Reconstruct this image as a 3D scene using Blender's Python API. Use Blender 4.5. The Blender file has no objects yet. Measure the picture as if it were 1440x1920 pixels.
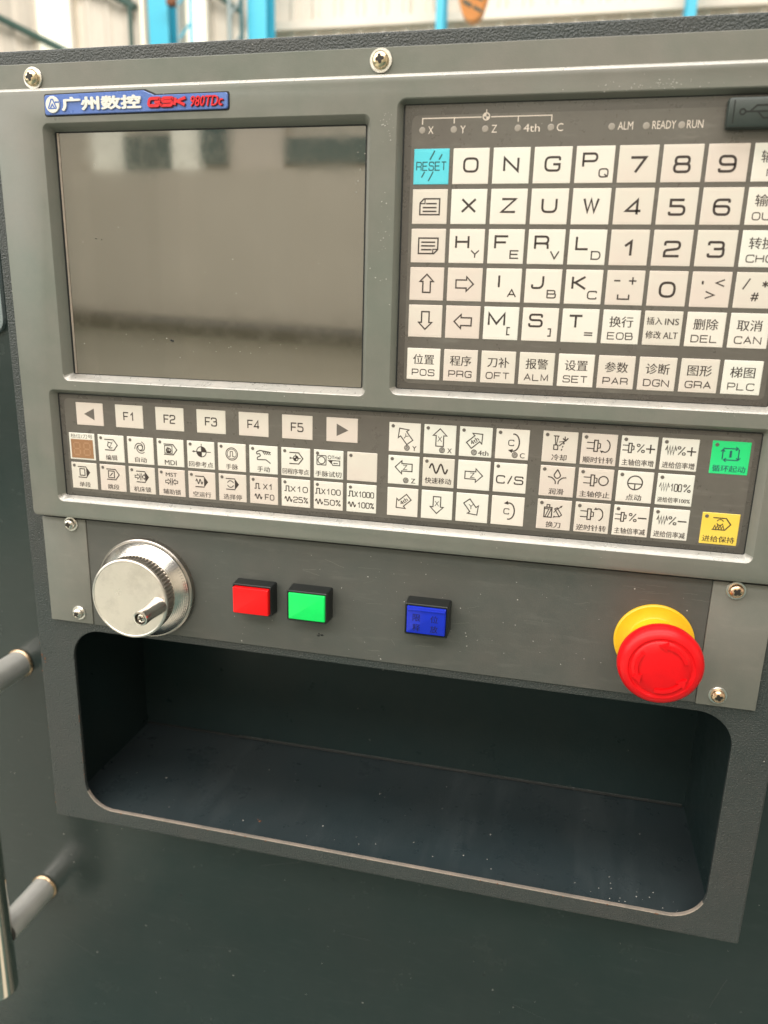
import bpy, bmesh, math, random
from mathutils import Vector, Matrix
from mathutils.geometry import tessellate_polygon
random.seed(7)
S = 0.001            # local millimetres -> metres
H = 1.30             # height of the local origin above the hall floor
def W(x, y, z):      # local mm (x right, y up, z towards the viewer) -> world
    return Vector((x*S, -z*S, y*S + H))
scene = bpy.context.scene
COL = scene.collection

# ------------------------------------------------------------------ camera
cd = bpy.data.cameras.new("camera"); cam = bpy.data.objects.new("camera", cd); COL.objects.link(cam)
cd.sensor_fit = 'HORIZONTAL'; cd.sensor_width = 36.0; cd.lens = 1403.34/1440*36.0
cd.clip_start = 0.01; cd.clip_end = 200
def D(v): return Vector((v[0], -v[2], v[1]))
rx = D((0.97407838, 0.02696513, -0.22459785)); ry = -D((0.08384165, -0.965192, 0.24773975)); rz = -D((-0.21009971, -0.26014858, -0.94243346))
m3 = Matrix((rx, ry, rz)).transposed()
cam.matrix_world = Matrix.Translation(W(75.878, -75.109, 385.309)) @ m3.to_4x4()
cd.dof.use_dof = True; cd.dof.focus_distance = 0.405; cd.dof.aperture_fstop = 11
scene.camera = cam

# ------------------------------------------------------------------ light
w = bpy.data.worlds.new("World"); scene.world = w; w.use_nodes = True
bg = w.node_tree.nodes['Background']; bg.inputs[0].default_value = (1.0, 0.98, 0.94, 1); bg.inputs[1].default_value = 0.27
scene.view_settings.view_transform = 'Standard'; scene.view_settings.look = 'None'
scene.view_settings.exposure = 0.0; scene.view_settings.gamma = 1.0
def area(name, loc, target, sx, sy, power, col=(1, 0.96, 0.9)):
    l = bpy.data.lights.new(name, 'AREA'); l.shape = 'RECTANGLE'; l.size = sx; l.size_y = sy; l.energy = power; l.color = col
    o = bpy.data.objects.new(name, l); COL.objects.link(o); o.location = W(*loc)
    d = (W(*target) - W(*loc)); o.rotation_euler = d.to_track_quat('-Z', 'Y').to_euler(); return o
area("skylight", (-1500, 4300, 1500), (-1500, -1000, 1500), 9.0, 1.6, 300)
area("skylight", (-1500, 4300, 4600), (-1500, -1000, 4600), 9.0, 1.6, 410)
area("skylight", (-1500, 4300, -4000), (-1500, -1000, -4000), 9.0, 1.6, 600)
area("open_door_daylight", (-4300, 1300, 2300), (-300, -500, 300), 3.2, 2.8, 95, (1, 0.96, 0.88))

# ------------------------------------------------------------------ materials
def newmat(name):
    m = bpy.data.materials.new(name); m.use_nodes = True; nt = m.node_tree
    return m, nt, nt.nodes['Principled BSDF']
def N(nt, t, **kw):
    n = nt.nodes.new(t)
    for k, v in kw.items():
        if k.startswith('i_'):
            n.inputs[int(k[2:])].default_value = v
        else: setattr(n, k, v)
    return n
def lk(nt, a, b): nt.links.new(a, b)
def setp(p, **kw):
    names = dict(base='Base Color', rough='Roughness', metal='Metallic', ior='IOR', coat='Coat Weight', coatr='Coat Roughness', spec='Specular IOR Level', trans='Transmission Weight', emis='Emission Color', emss='Emission Strength')
    for k, v in kw.items():
        i = p.inputs[names[k]]
        i.default_value = tuple(v)+(1,) if isinstance(v, (tuple, list)) and len(v) == 3 else v
def noise(nt, scale, detail=3, rough=.55, coord=None):
    n = N(nt, 'ShaderNodeTexNoise'); n.inputs['Scale'].default_value = scale; n.inputs['Detail'].default_value = detail; n.inputs['Roughness'].default_value = rough
    if coord: lk(nt, coord, n.inputs['Vector'])
    return n
def ramp(nt, src, stops):
    r = N(nt, 'ShaderNodeValToRGB'); e = r.color_ramp.elements
    while len(e) < len(stops): e.new(.5)
    for k, (p, c) in enumerate(stops):
        e[k].position = p; e[k].color = tuple(c)+(1,) if len(c) == 3 else c
    lk(nt, src, r.inputs[0]); return r
def mix(nt, fac, a, b, blend='MIX'):
    x = N(nt, 'ShaderNodeMix'); x.data_type = 'RGBA'; x.blend_type = blend
    for s, v in ((0, fac), (6, a), (7, b)):
        if isinstance(v, (int, float)): x.inputs[s].default_value = v
        elif isinstance(v, (tuple, list)): x.inputs[s].default_value = tuple(v)+(1,)
        else: lk(nt, v, x.inputs[s])
    return x.outputs[2]
def g(v): return (v, v, v)
def paint(name, ca, cb, rough=.38, grain=0.0, gscale=900, specks=0.0, sscale=160, ssize=.10, blotch=9, smear=0.0, coat=0.0, metal=0.0, spec=.5, speckcol=(.62, .6, .55)):
    """sheet-metal paint: slow colour drift a<->b, orange-peel relief, light dust specks, oily smears"""
    m, nt, p = newmat(name)
    co = N(nt, 'ShaderNodeTexCoord').outputs['Object']
    n1 = noise(nt, blotch, 3, .6, co)
    c = mix(nt, ramp(nt, n1.outputs[0], [(.35, g(0)), (.65, g(1))]).outputs[0], ca, cb)
    n3 = noise(nt, blotch*6, 4, .7, co)
    c = mix(nt, .25, c, ramp(nt, n3.outputs[0], [(.3, tuple(x*.82 for x in ca)), (.7, tuple(x*1.16 for x in cb))]).outputs[0])
    rgh = ramp(nt, n3.outputs[0], [(.25, g(max(.05, rough-.07))), (.75, g(rough+.09))]).outputs[0]
    if specks > 0:
        v = N(nt, 'ShaderNodeTexVoronoi'); v.inputs['Scale'].default_value = sscale; lk(nt, co, v.inputs['Vector'])
        n4 = noise(nt, sscale*3, 2, .6, co)
        add = N(nt, 'ShaderNodeMath', operation='ADD'); lk(nt, v.outputs['Distance'], add.inputs[0])
        mm = N(nt, 'ShaderNodeMath', operation='MULTIPLY'); lk(nt, n4.outputs[0], mm.inputs[0]); mm.inputs[1].default_value = .25; lk(nt, mm.outputs[0], add.inputs[1])
        lt = N(nt, 'ShaderNodeMath', operation='LESS_THAN'); lk(nt, add.outputs[0], lt.inputs[0]); lt.inputs[1].default_value = ssize+.12
        sep = N(nt, 'ShaderNodeSeparateColor'); lk(nt, v.outputs['Color'], sep.inputs[0])
        l2 = N(nt, 'ShaderNodeMath', operation='LESS_THAN'); lk(nt, sep.outputs[0], l2.inputs[0]); l2.inputs[1].default_value = specks
        n5 = noise(nt, 14, 2, .6, co); gt = N(nt, 'ShaderNodeMath', operation='GREATER_THAN'); lk(nt, n5.outputs[0], gt.inputs[0]); gt.inputs[1].default_value = .46
        a1 = N(nt, 'ShaderNodeMath', operation='MULTIPLY'); lk(nt, lt.outputs[0], a1.inputs[0]); lk(nt, l2.outputs[0], a1.inputs[1])
        a2 = N(nt, 'ShaderNodeMath', operation='MULTIPLY'); lk(nt, a1.outputs[0], a2.inputs[0]); lk(nt, gt.outputs[0], a2.inputs[1])
        a3 = N(nt, 'ShaderNodeMath', operation='MULTIPLY'); lk(nt, a2.outputs[0], a3.inputs[0]); lk(nt, sep.outputs[1], a3.inputs[1])
        c = mix(nt, a3.outputs[0], c, speckcol)
    if smear > 0:
        mp = N(nt, 'ShaderNodeMapping'); lk(nt, co, mp.inputs[0]); mp.inputs['Scale'].default_value = (6, 1, 30); mp.inputs['Rotation'].default_value = (0, .35, 0)
        n6 = noise(nt, 6, 5, .65, mp.outputs[0])
        c = mix(nt, ramp(nt, n6.outputs[0], [(.55, g(0)), (.85, g(smear))]).outputs[0], c, tuple(min(1, x*1.9+.03) for x in cb))
    lk(nt, c, p.inputs['Base Color']); lk(nt, rgh, p.inputs['Roughness'])
    setp(p, coat=coat, coatr=.14, metal=metal, spec=spec)
    if grain > 0:
        n2 = noise(nt, gscale, 2, .5, co); b = N(nt, 'ShaderNodeBump'); b.inputs['Strength'].default_value = grain; b.inputs['Distance'].default_value = .0006
        lk(nt, n2.outputs[0], b.inputs['Height']); lk(nt, b.outputs[0], p.inputs['Normal'])
    return m
def plain(name, col, **kw):
    m, nt, p = newmat(name); setp(p, base=col, **kw)
    co = N(nt, 'ShaderNodeTexCoord').outputs['Object']; n = noise(nt, kw.get('_s', 120), 3, .6, co)
    lk(nt, mix(nt, .5, col, ramp(nt, n.outputs[0], [(.3, tuple(x*.86 for x in col)), (.7, tuple(min(1, x*1.1) for x in col))]).outputs[0]), p.inputs['Base Color'])
    return m
M = {}
M['bezel'] = paint('grey_green_bezel_paint', (.148, .168, .140), (.186, .176, .152), rough=.34, grain=.10, gscale=1500, specks=.25, sscale=230, ssize=.03, blotch=11, spec=.55)
M['lip'] = paint('bezel_edge_paint_with_glint', (.34, .335, .31), (.44, .41, .37), rough=.30, grain=.25, gscale=1100, blotch=40, metal=.4, spec=.7)  # bezel paint made paler, skylight reflection put into the colour
M['housing'] = paint('dark_grey_textured_paint', (.038, .049, .048), (.050, .052, .050), rough=.31, grain=1.3, gscale=1000, specks=.35, sscale=120, ssize=.03, blotch=10)
M['wall'] = paint('dark_green_grey_machine_paint', (.020, .034, .032), (.027, .036, .034), rough=.22, grain=.10, gscale=500, specks=.28, sscale=70, ssize=.015, blotch=5, smear=.18)
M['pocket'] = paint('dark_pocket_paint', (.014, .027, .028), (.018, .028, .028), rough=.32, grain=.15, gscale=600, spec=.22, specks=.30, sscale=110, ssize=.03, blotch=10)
M['pfloor'] = paint('pocket_floor_paint_with_light', (.024, .037, .042), (.034, .043, .046), rough=.30, grain=.15, gscale=600, specks=.3, sscale=110, ssize=.03, blotch=8, spec=.4, smear=.35)  # pocket paint lightened, floor light and reflected bands put into the colour
M['subplate'] = paint('satin_dark_grey_plate_paint', (.080, .088, .080), (.096, .092, .082), rough=.40, grain=.12, gscale=1300, specks=.45, sscale=150, ssize=.04, blotch=12, smear=.32)
M['flap'] = paint('satin_mid_grey_paint', (.170, .180, .158), (.190, .182, .158), rough=.40, grain=.12, gscale=1300, specks=.3, sscale=140, ssize=.03, blotch=16, smear=.15)
M['film'] = paint('brown_grey_membrane_film', (.112, .097, .084), (.125, .115, .098), rough=.30, grain=.05, gscale=400, specks=.5, sscale=260, ssize=.02, blotch=20, smear=.45, coat=.55, speckcol=(.45, .42, .38))
M['film_border'] = paint('darker_membrane_border', (.075, .064, .056), (.086, .078, .067), rough=.28, grain=.04, gscale=400, specks=.4, sscale=230, ssize=.02, blotch=16, smear=.4, coat=.55, speckcol=(.4, .37, .33))
def keymat(name, a, b):
    m, nt, p = newmat(name); co = N(nt, 'ShaderNodeTexCoord').outputs['Object']
    oi = N(nt, 'ShaderNodeObjectInfo').outputs['Random']
    n = noise(nt, 45, 3, .6, co)
    ad = N(nt, 'ShaderNodeMath', operation='ADD'); lk(nt, n.outputs[0], ad.inputs[0])
    mu = N(nt, 'ShaderNodeMath', operation='MULTIPLY_ADD'); lk(nt, oi, mu.inputs[0]); mu.inputs[1].default_value = .5; mu.inputs[2].default_value = -.25; lk(nt, mu.outputs[0], ad.inputs[1])
    lk(nt, mix(nt, ramp(nt, ad.outputs[0], [(.3, g(0)), (.7, g(1))]).outputs[0], a, b), p.inputs['Base Color']); setp(p, rough=.34, coat=.15); return m
M['key'] = keymat('cream_key_film', (.77, .755, .68), (.78, .715, .64))
M['keypink'] = keymat('pinkish_cream_key_film', (.70, .65, .57), (.69, .595, .53))
M['cyan'] = keymat('cyan_key_film', (.10, .62, .74), (.16, .66, .76))
M['green'] = keymat('green_key_film', (.01, .66, .18), (.03, .70, .24))
M['yellow'] = keymat('yellow_key_film', (.85, .58, .06), (.88, .64, .10))
M['ink'] = plain('dark_brown_legend_ink', (.045, .032, .028), rough=.45)
M['inkteal'] = plain('dark_teal_legend_ink', (.02, .10, .11), rough=.45)
M['inkwhite'] = plain('pale_pinkish_legend_ink', (.72, .62, .54), rough=.45)
M['dot'] = plain('dull_grey_brown_indicator', (.14, .12, .105), rough=.4)
M['ledwhite'] = plain('pale_indicator_lens', (.34, .30, .26), rough=.35)
M['segbrown'] = plain('brown_display_window', (.34, .18, .09), rough=.3)
M['segdark'] = plain('unlit_brown_digit', (.42, .235, .13), rough=.3)
# screen glass: dark grey-brown panel behind clear glass, faint smudges
m, nt, p = newmat('glossy_dark_screen_glass'); co = N(nt, 'ShaderNodeTexCoord').outputs['Object']
n = noise(nt, 8, 4, .6, co); n2 = noise(nt, 60, 4, .7, co)
lk(nt, mix(nt, n.outputs[0], (.075, .068, .045), (.085, .072, .050)), p.inputs['Base Color'])
lk(nt, ramp(nt, n2.outputs[0], [(.40, g(.035)), (.8, g(.10))]).outputs[0], p.inputs['Roughness']); setp(p, ior=3.1, spec=.5, coat=0)
M['glass'] = m
# machined aluminium, dull chrome
def metalmat(name, col, rough, aniso=0, sc=300, stretch=None):
    m, nt, p = newmat(name); co = N(nt, 'ShaderNodeTexCoord').outputs['Object']
    src = co
    if stretch:
        mp = N(nt, 'ShaderNodeMapping'); lk(nt, co, mp.inputs[0]); mp.inputs['Scale'].default_value = stretch; src = mp.outputs[0]
    n = noise(nt, sc, 3, .6, src)
    lk(nt, ramp(nt, n.outputs[0], [(.3, g(rough*.8)), (.7, g(rough*1.25))]).outputs[0], p.inputs['Roughness'])
    lk(nt, mix(nt, n.outputs[0], tuple(x*.93 for x in col), tuple(min(1, x*1.05) for x in col)), p.inputs['Base Color']); setp(p, metal=1.0)
    return m
M['alu'] = metalmat('satin_aluminium', (.82, .76, .70), .34, sc=90); M['alu'].node_tree.nodes['Principled BSDF'].inputs['Metallic'].default_value = .9
M['alubright'] = metalmat('turned_aluminium', (.86, .82, .76), .20, sc=50)
for kk in ('alu', 'alubright'):
    nt = M[kk].node_tree; p = nt.nodes['Principled BSDF']; co = N(nt, 'ShaderNodeTexCoord').outputs['Object']
    wv = N(nt, 'ShaderNodeTexWave', wave_type='RINGS', rings_direction='Y'); wv.inputs['Scale'].default_value = 420; wv.inputs['Distortion'].default_value = .6; wv.inputs['Detail'].default_value = 2; lk(nt, co, wv.inputs['Vector'])
    b = N(nt, 'ShaderNodeBump'); b.inputs['Strength'].default_value = .10; b.inputs['Distance'].default_value = .0003; lk(nt, wv.outputs[0], b.inputs['Height']); lk(nt, b.outputs[0], p.inputs['Normal'])
    ns = noise(nt, 55, 5, .7, co); old = p.inputs['Base Color'].links[0].from_socket
    lk(nt, mix(nt, ramp(nt, ns.outputs[0], [(.48, g(0)), (.75, g(.55))]).outputs[0], old, (.48, .44, .40)), p.inputs['Base Color'])
M['aluknurl'] = metalmat('knurled_aluminium', (.50, .46, .42), .28, sc=60)
M['steel'] = metalmat('polished_stainless_tube', (.72, .69, .60), .10, sc=60)
M['steeldull'] = metalmat('brushed_stainless_tube', (.96, .93, .88), .36, sc=100); M['steeldull'].node_tree.nodes['Principled BSDF'].inputs['Metallic'].default_value = .68
M['weld'] = metalmat('heat_tinted_weld', (.55, .40, .26), .30)
M['brass'] = metalmat('yellow_zinc_screw', (.80, .66, .44), .27, sc=500)
M['zinc'] = metalmat('zinc_screw', (.78, .72, .64), .27, sc=500)
M['washer'] = metalmat('zinc_washer', (.82, .80, .76), .30, sc=500)
M['copper'] = metalmat('coppery_screw', (.80, .56, .38), .28, sc=500)
M['black'] = plain('black_plastic', (.012, .014, .014), rough=.28)
M['socket'] = plain('dark_screw_recess', (.02, .016, .012), rough=.6)
M['usb'] = plain('dark_green_grey_rubber', (.032, .044, .040), rough=.36)
M['usbmark'] = plain('dark_rubber_relief', (.006, .009, .008), rough=.4)
M['redcap'] = plain('red_button_lens', (.80, .006, .008), rough=.25, spec=.35, emis=(1, .01, .01), emss=.12)
M['greencap'] = plain('green_button_lens', (.01, .68, .12), rough=.25, spec=.35, emis=(.01, 1, .15), emss=.16)
M['bluecap'] = plain('blue_button_lens', (.01, .03, .50), rough=.12, spec=.4, coat=.0)
M['bluedark'] = plain('dark_blue_button_print', (.012, .012, .10), rough=.25)
M['red'] = plain('red_mushroom_plastic', (.78, .004, .008), rough=.36, spec=.35)
M['yellowp'] = plain('yellow_plastic_ring', (.82, .47, .010), rough=.38)
M['plate'] = paint('blue_nameplate_enamel', (.07, .15, .48), (.11, .20, .52), rough=.28, blotch=30, coat=.4)
M['platewhite'] = plain('white_raised_lettering', (.78, .76, .70), rough=.3)
M['platered'] = plain('red_raised_lettering', (.72, .02, .03), rough=.28)
M['platedark'] = plain('dark_red_lettering_side', (.10, .02, .04), rough=.4)
M['rust'] = plain('rust_brown', (.16, .06, .025), rough=.8)
M['chip'] = plain('bare_chipped_paint', (.52, .50, .46), rough=.5)
M['fleck'] = plain('black_fleck', (.006, .008, .008), rough=.6)
M['worn_glint'] = paint('worn_edge_and_glint', (.34, .30, .26), (.46, .38, .32), rough=.35, grain=.4, gscale=900, blotch=60, metal=.4)  # pocket lip wear and highlight, also colours the screen's reflection line
M['glasspane'] = plain('pale_window_glass', (.42, .46, .44), rough=.12)
M['clad'] = paint('cream_wall_cladding', (.70, .63, .54), (.76, .68, .58), rough=.6, blotch=.4)
M['cladb'] = paint('beige_wall_paint', (.60, .545, .45), (.64, .58, .49), rough=.75, blotch=.3)
M['bluesteel'] = plain('blue_painted_steel', (.05, .42, .58), rough=.45)
M['tealsteel'] = plain('dark_teal_painted_steel', (.02, .09, .10), rough=.5)
M['greysteel'] = plain('grey_painted_steel', (.25, .30, .30), rough=.5)
M['greensteel'] = plain('dark_green_steel_brace', (.05, .10, .08), rough=.5)
M['orange'] = plain('orange_painted_steel', (.80, .30, .06), rough=.45)
M['floor'] = plain('green_grey_floor_paint', (.075, .125, .115), rough=.5); M['reflection_strip'] = plain('cream_reflection_strip_paint', (.40, .41, .35), rough=.5)
m, nt, p = newmat('daylit_translucent_panel'); setp(p, base=(.6, .58, .5), rough=.6, emis=(1, .96, .76), emss=1.0); M['daylit'] = m

# ------------------------------------------------------------------ mesh helpers
def obj(name, bm, mat, parent=None, smooth=False, origin=None, autosmooth=True):
    me = bpy.data.meshes.new(name)
    for v in bm.verts:
        x, y, z = v.co; v.co = (x*S, -z*S, y*S)
    if smooth:
        for f in bm.faces: f.smooth = True
    bm.to_mesh(me); bm.free()
    mats = mat if isinstance(mat, (list, tuple)) else [mat]
    for q in mats: me.materials.append(q)
    if smooth and autosmooth:
        try: me.set_sharp_from_angle(angle=math.radians(32))
        except Exception: pass
    o = bpy.data.objects.new(name, me); COL.objects.link(o)
    if parent is not None:
        o.parent = parent
        o.location = (0, 0, 0)
    else:
        o.location = (0, 0, H)
    return o
def thing(name, label, cat, x, y, z, group=None):
    o = bpy.data.objects.new(name, None); o.empty_display_size = .02; COL.objects.link(o)
    o.location = W(x, y, z); o['label'] = label; o['category'] = cat
    if group: o['group'] = group
    return o
# parts are modelled relative to the origin of their thing
def box(bm, x0, y0, z0, x1, y1, z1, b=0, mi=0):
    r = bmesh.ops.create_cube(bm, size=1); vs = r['verts']
    for v in vs: v.co = ((x0+x1)/2 + v.co.x*(x1-x0), (y0+y1)/2 + v.co.y*(y1-y0), (z0+z1)/2 + v.co.z*(z1-z0))
    fs = set(f for v in vs for f in v.link_faces)
    for f in fs: f.material_index = mi
    if b > 0:
        es = set(e for v in vs for e in v.link_edges)
        bmesh.ops.bevel(bm, geom=list(es), offset=b, segments=2, affect='EDGES', profile=.5)
    return bm
def B(*a, **k): return box(bmesh.new(), *a, **k)
def rr(x0, y0, x1, y1, r, n=6):
    """rounded rectangle loop, ccw, constant vertex count"""
    r = max(r, .01); P = []
    for cx, cy, a0 in ((x1-r, y0+r, -90), (x1-r, y1-r, 0), (x0+r, y1-r, 90), (x0+r, y0+r, 180)):
        for k in range(n+1):
            a = math.radians(a0 + 90*k/n); P.append((cx+r*math.cos(a), cy+r*math.sin(a)))
    return P
def loft(bm, loops, mi=0, cap0=False, cap1=False, mis=None):
    """loops: list of (pts2d, z); joins consecutive loops"""
    R = [[bm.verts.new((x, y, z)) for x, y in pts] for pts, z in loops]
    n = len(R[0])
    for k in range(len(R)-1):
        for i in range(n):
            j = (i+1) % n
            try:
                f = bm.faces.new((R[k][i], R[k][j], R[k+1][j], R[k+1][i])); f.material_index = mis[k] if mis else mi
            except ValueError: pass
    if cap0: f = bm.faces.new(R[0][::-1]); f.material_index = mi
    if cap1: f = bm.faces.new(R[-1]); f.material_index = mi
    return R
def holed(bm, outer, holes, z, mi=0, flip=False):
    loops = [[Vector((x, y, 0)) for x, y in outer]] + [[Vector((x, y, 0)) for x, y in h] for h in holes]
    flat = [v for l in loops for v in l]; vs = [bm.verts.new((v.x, v.y, z)) for v in flat]
    for t in tessellate_polygon(loops):
        a, b, c = [flat[i] for i in t]
        cr = (b-a).cross(c-a).z
        if abs(cr) < 1e-9: continue
        q = [vs[i] for i in t]
        if (cr < 0) != flip: q = q[::-1]
        try: f = bm.faces.new(q); f.material_index = mi
        except ValueError: pass
def weld(bm, d=1e-3):
    bmesh.ops.remove_doubles(bm, verts=bm.verts, dist=d); bmesh.ops.recalc_face_normals(bm, faces=bm.faces); return bm
def lathe(bm, prof, n=64, cx=0, cy=0, mi=0, capend=True, mis=None):
    """profile of (r, z) turned about the z axis; r=0 ends close"""
    rings = []
    for r, z in prof:
        if r <= 1e-6: rings.append([bm.verts.new((cx, cy, z))])
        else: rings.append([bm.verts.new((cx+r*math.cos(2*math.pi*k/n), cy+r*math.sin(2*math.pi*k/n), z)) for k in range(n)])
    for q in range(len(rings)-1):
        a, b = rings[q], rings[q+1]
        for k in range(n):
            l = (k+1) % n
            if len(a) == 1 and len(b) == 1: continue
            if len(b) == 1: f = bm.faces.new((a[k], a[l], b[0]))
            elif len(a) == 1: f = bm.faces.new((a[0], b[l], b[k]))
            else: f = bm.faces.new((a[k], a[l], b[l], b[k]))
            f.material_index = mis[q] if mis else mi
    return bm
def tube(bm, p, q, r0, r1=None, n=32, cap=True):
    p = Vector(p); q = Vector(q); r1 = r0 if r1 is None else r1; d = (q-p).normalized()
    u = d.orthogonal().normalized(); v = d.cross(u)
    A = [bm.verts.new(p + u*r0*math.cos(2*math.pi*k/n) + v*r0*math.sin(2*math.pi*k/n)) for k in range(n)]
    C = [bm.verts.new(q + u*r1*math.cos(2*math.pi*k/n) + v*r1*math.sin(2*math.pi*k/n)) for k in range(n)]
    for k in range(n): bm.faces.new((A[k], A[(k+1) % n], C[(k+1) % n], C[k]))
    if cap: bm.faces.new(A[::-1]); bm.faces.new(C)
    return bm

# ------------------------------------------------------------------ flat print: strokes and characters
def rpoly(pts, closed=False, r=0.0, seg=5):
    """polyline with rounded corners; a point may carry its own radius as 3rd item"""
    P = [(p[0], p[1]) for p in pts]; Rr = [p[2] if len(p) > 2 else r for p in pts]; n = len(P); out = []
    for i in range(n):
        if (not closed and i in (0, n-1)) or Rr[i] <= 0: out.append(P[i]); continue
        a = Vector(P[i-1]); b = Vector(P[i]); c = Vector(P[(i+1) % n])
        t = min(Rr[i], (a-b).length*.5, (c-b).length*.5)
        s = b+(a-b).normalized()*t; e = b+(c-b).normalized()*t
        for k in range(seg+1):
            u = k/seg; q = s*(1-u)**2 + b*2*u*(1-u) + e*u*u; out.append((q.x, q.y))
    return out
_rz = [0]
def ribbon(bm, pts, w, z, closed=False, mi=0):
    w = w*1.35; _rz[0] = (_rz[0]+1) % 12; z = z+_rz[0]*.004
    P = [Vector(p) for p in pts]
    Q = [P[0]]
    for p in P[1:]:
        if (p-Q[-1]).length > 1e-5: Q.append(p)
    if closed and (Q[0]-Q[-1]).length < 1e-5: Q.pop()
    P = Q; n = len(P)
    if n < 2: return
    L, R = [], []
    for i in range(n):
        if closed: a, c = P[i-1], P[(i+1) % n]
        else: a, c = (P[i-1] if i > 0 else None), (P[i+1] if i < n-1 else None)
        d1 = (P[i]-a).normalized() if a is not None else None; d2 = (c-P[i]).normalized() if c is not None else None
        if d1 is None: d1 = d2
        if d2 is None: d2 = d1
        n1 = Vector((-d1.y, d1.x)); n2 = Vector((-d2.y, d2.x)); mv = n1+n2
        if mv.length < 1e-4: mv = n1
        mv.normalize(); k = 1/max(.45, mv.dot(n1)); o = mv*(w/2*k)
        L.append(bm.verts.new((P[i].x+o.x, P[i].y+o.y, z))); R.append(bm.verts.new((P[i].x-o.x, P[i].y-o.y, z)))
    for i in range(n if closed else n-1):
        j = (i+1) % n
        try: f = bm.faces.new((R[i], R[j], L[j], L[i])); f.material_index = mi
        except ValueError: pass
def fill(bm, pts, z, mi=0):
    f = bm.faces.new([bm.verts.new((x, y, z)) for x, y in pts]); f.material_index = mi
    if f.normal.z < 0 or True:
        f.normal_update()
        if f.normal.z < 0: f.normal_flip()
def arcpts(cx, cy, r, a0, a1, n=20, ry=None):
    ry = r if ry is None else ry
    return [(cx+r*math.cos(math.radians(a0+(a1-a0)*k/n)), cy+ry*math.sin(math.radians(a0+(a1-a0)*k/n))) for k in range(n+1)]
Rd = .24
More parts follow.
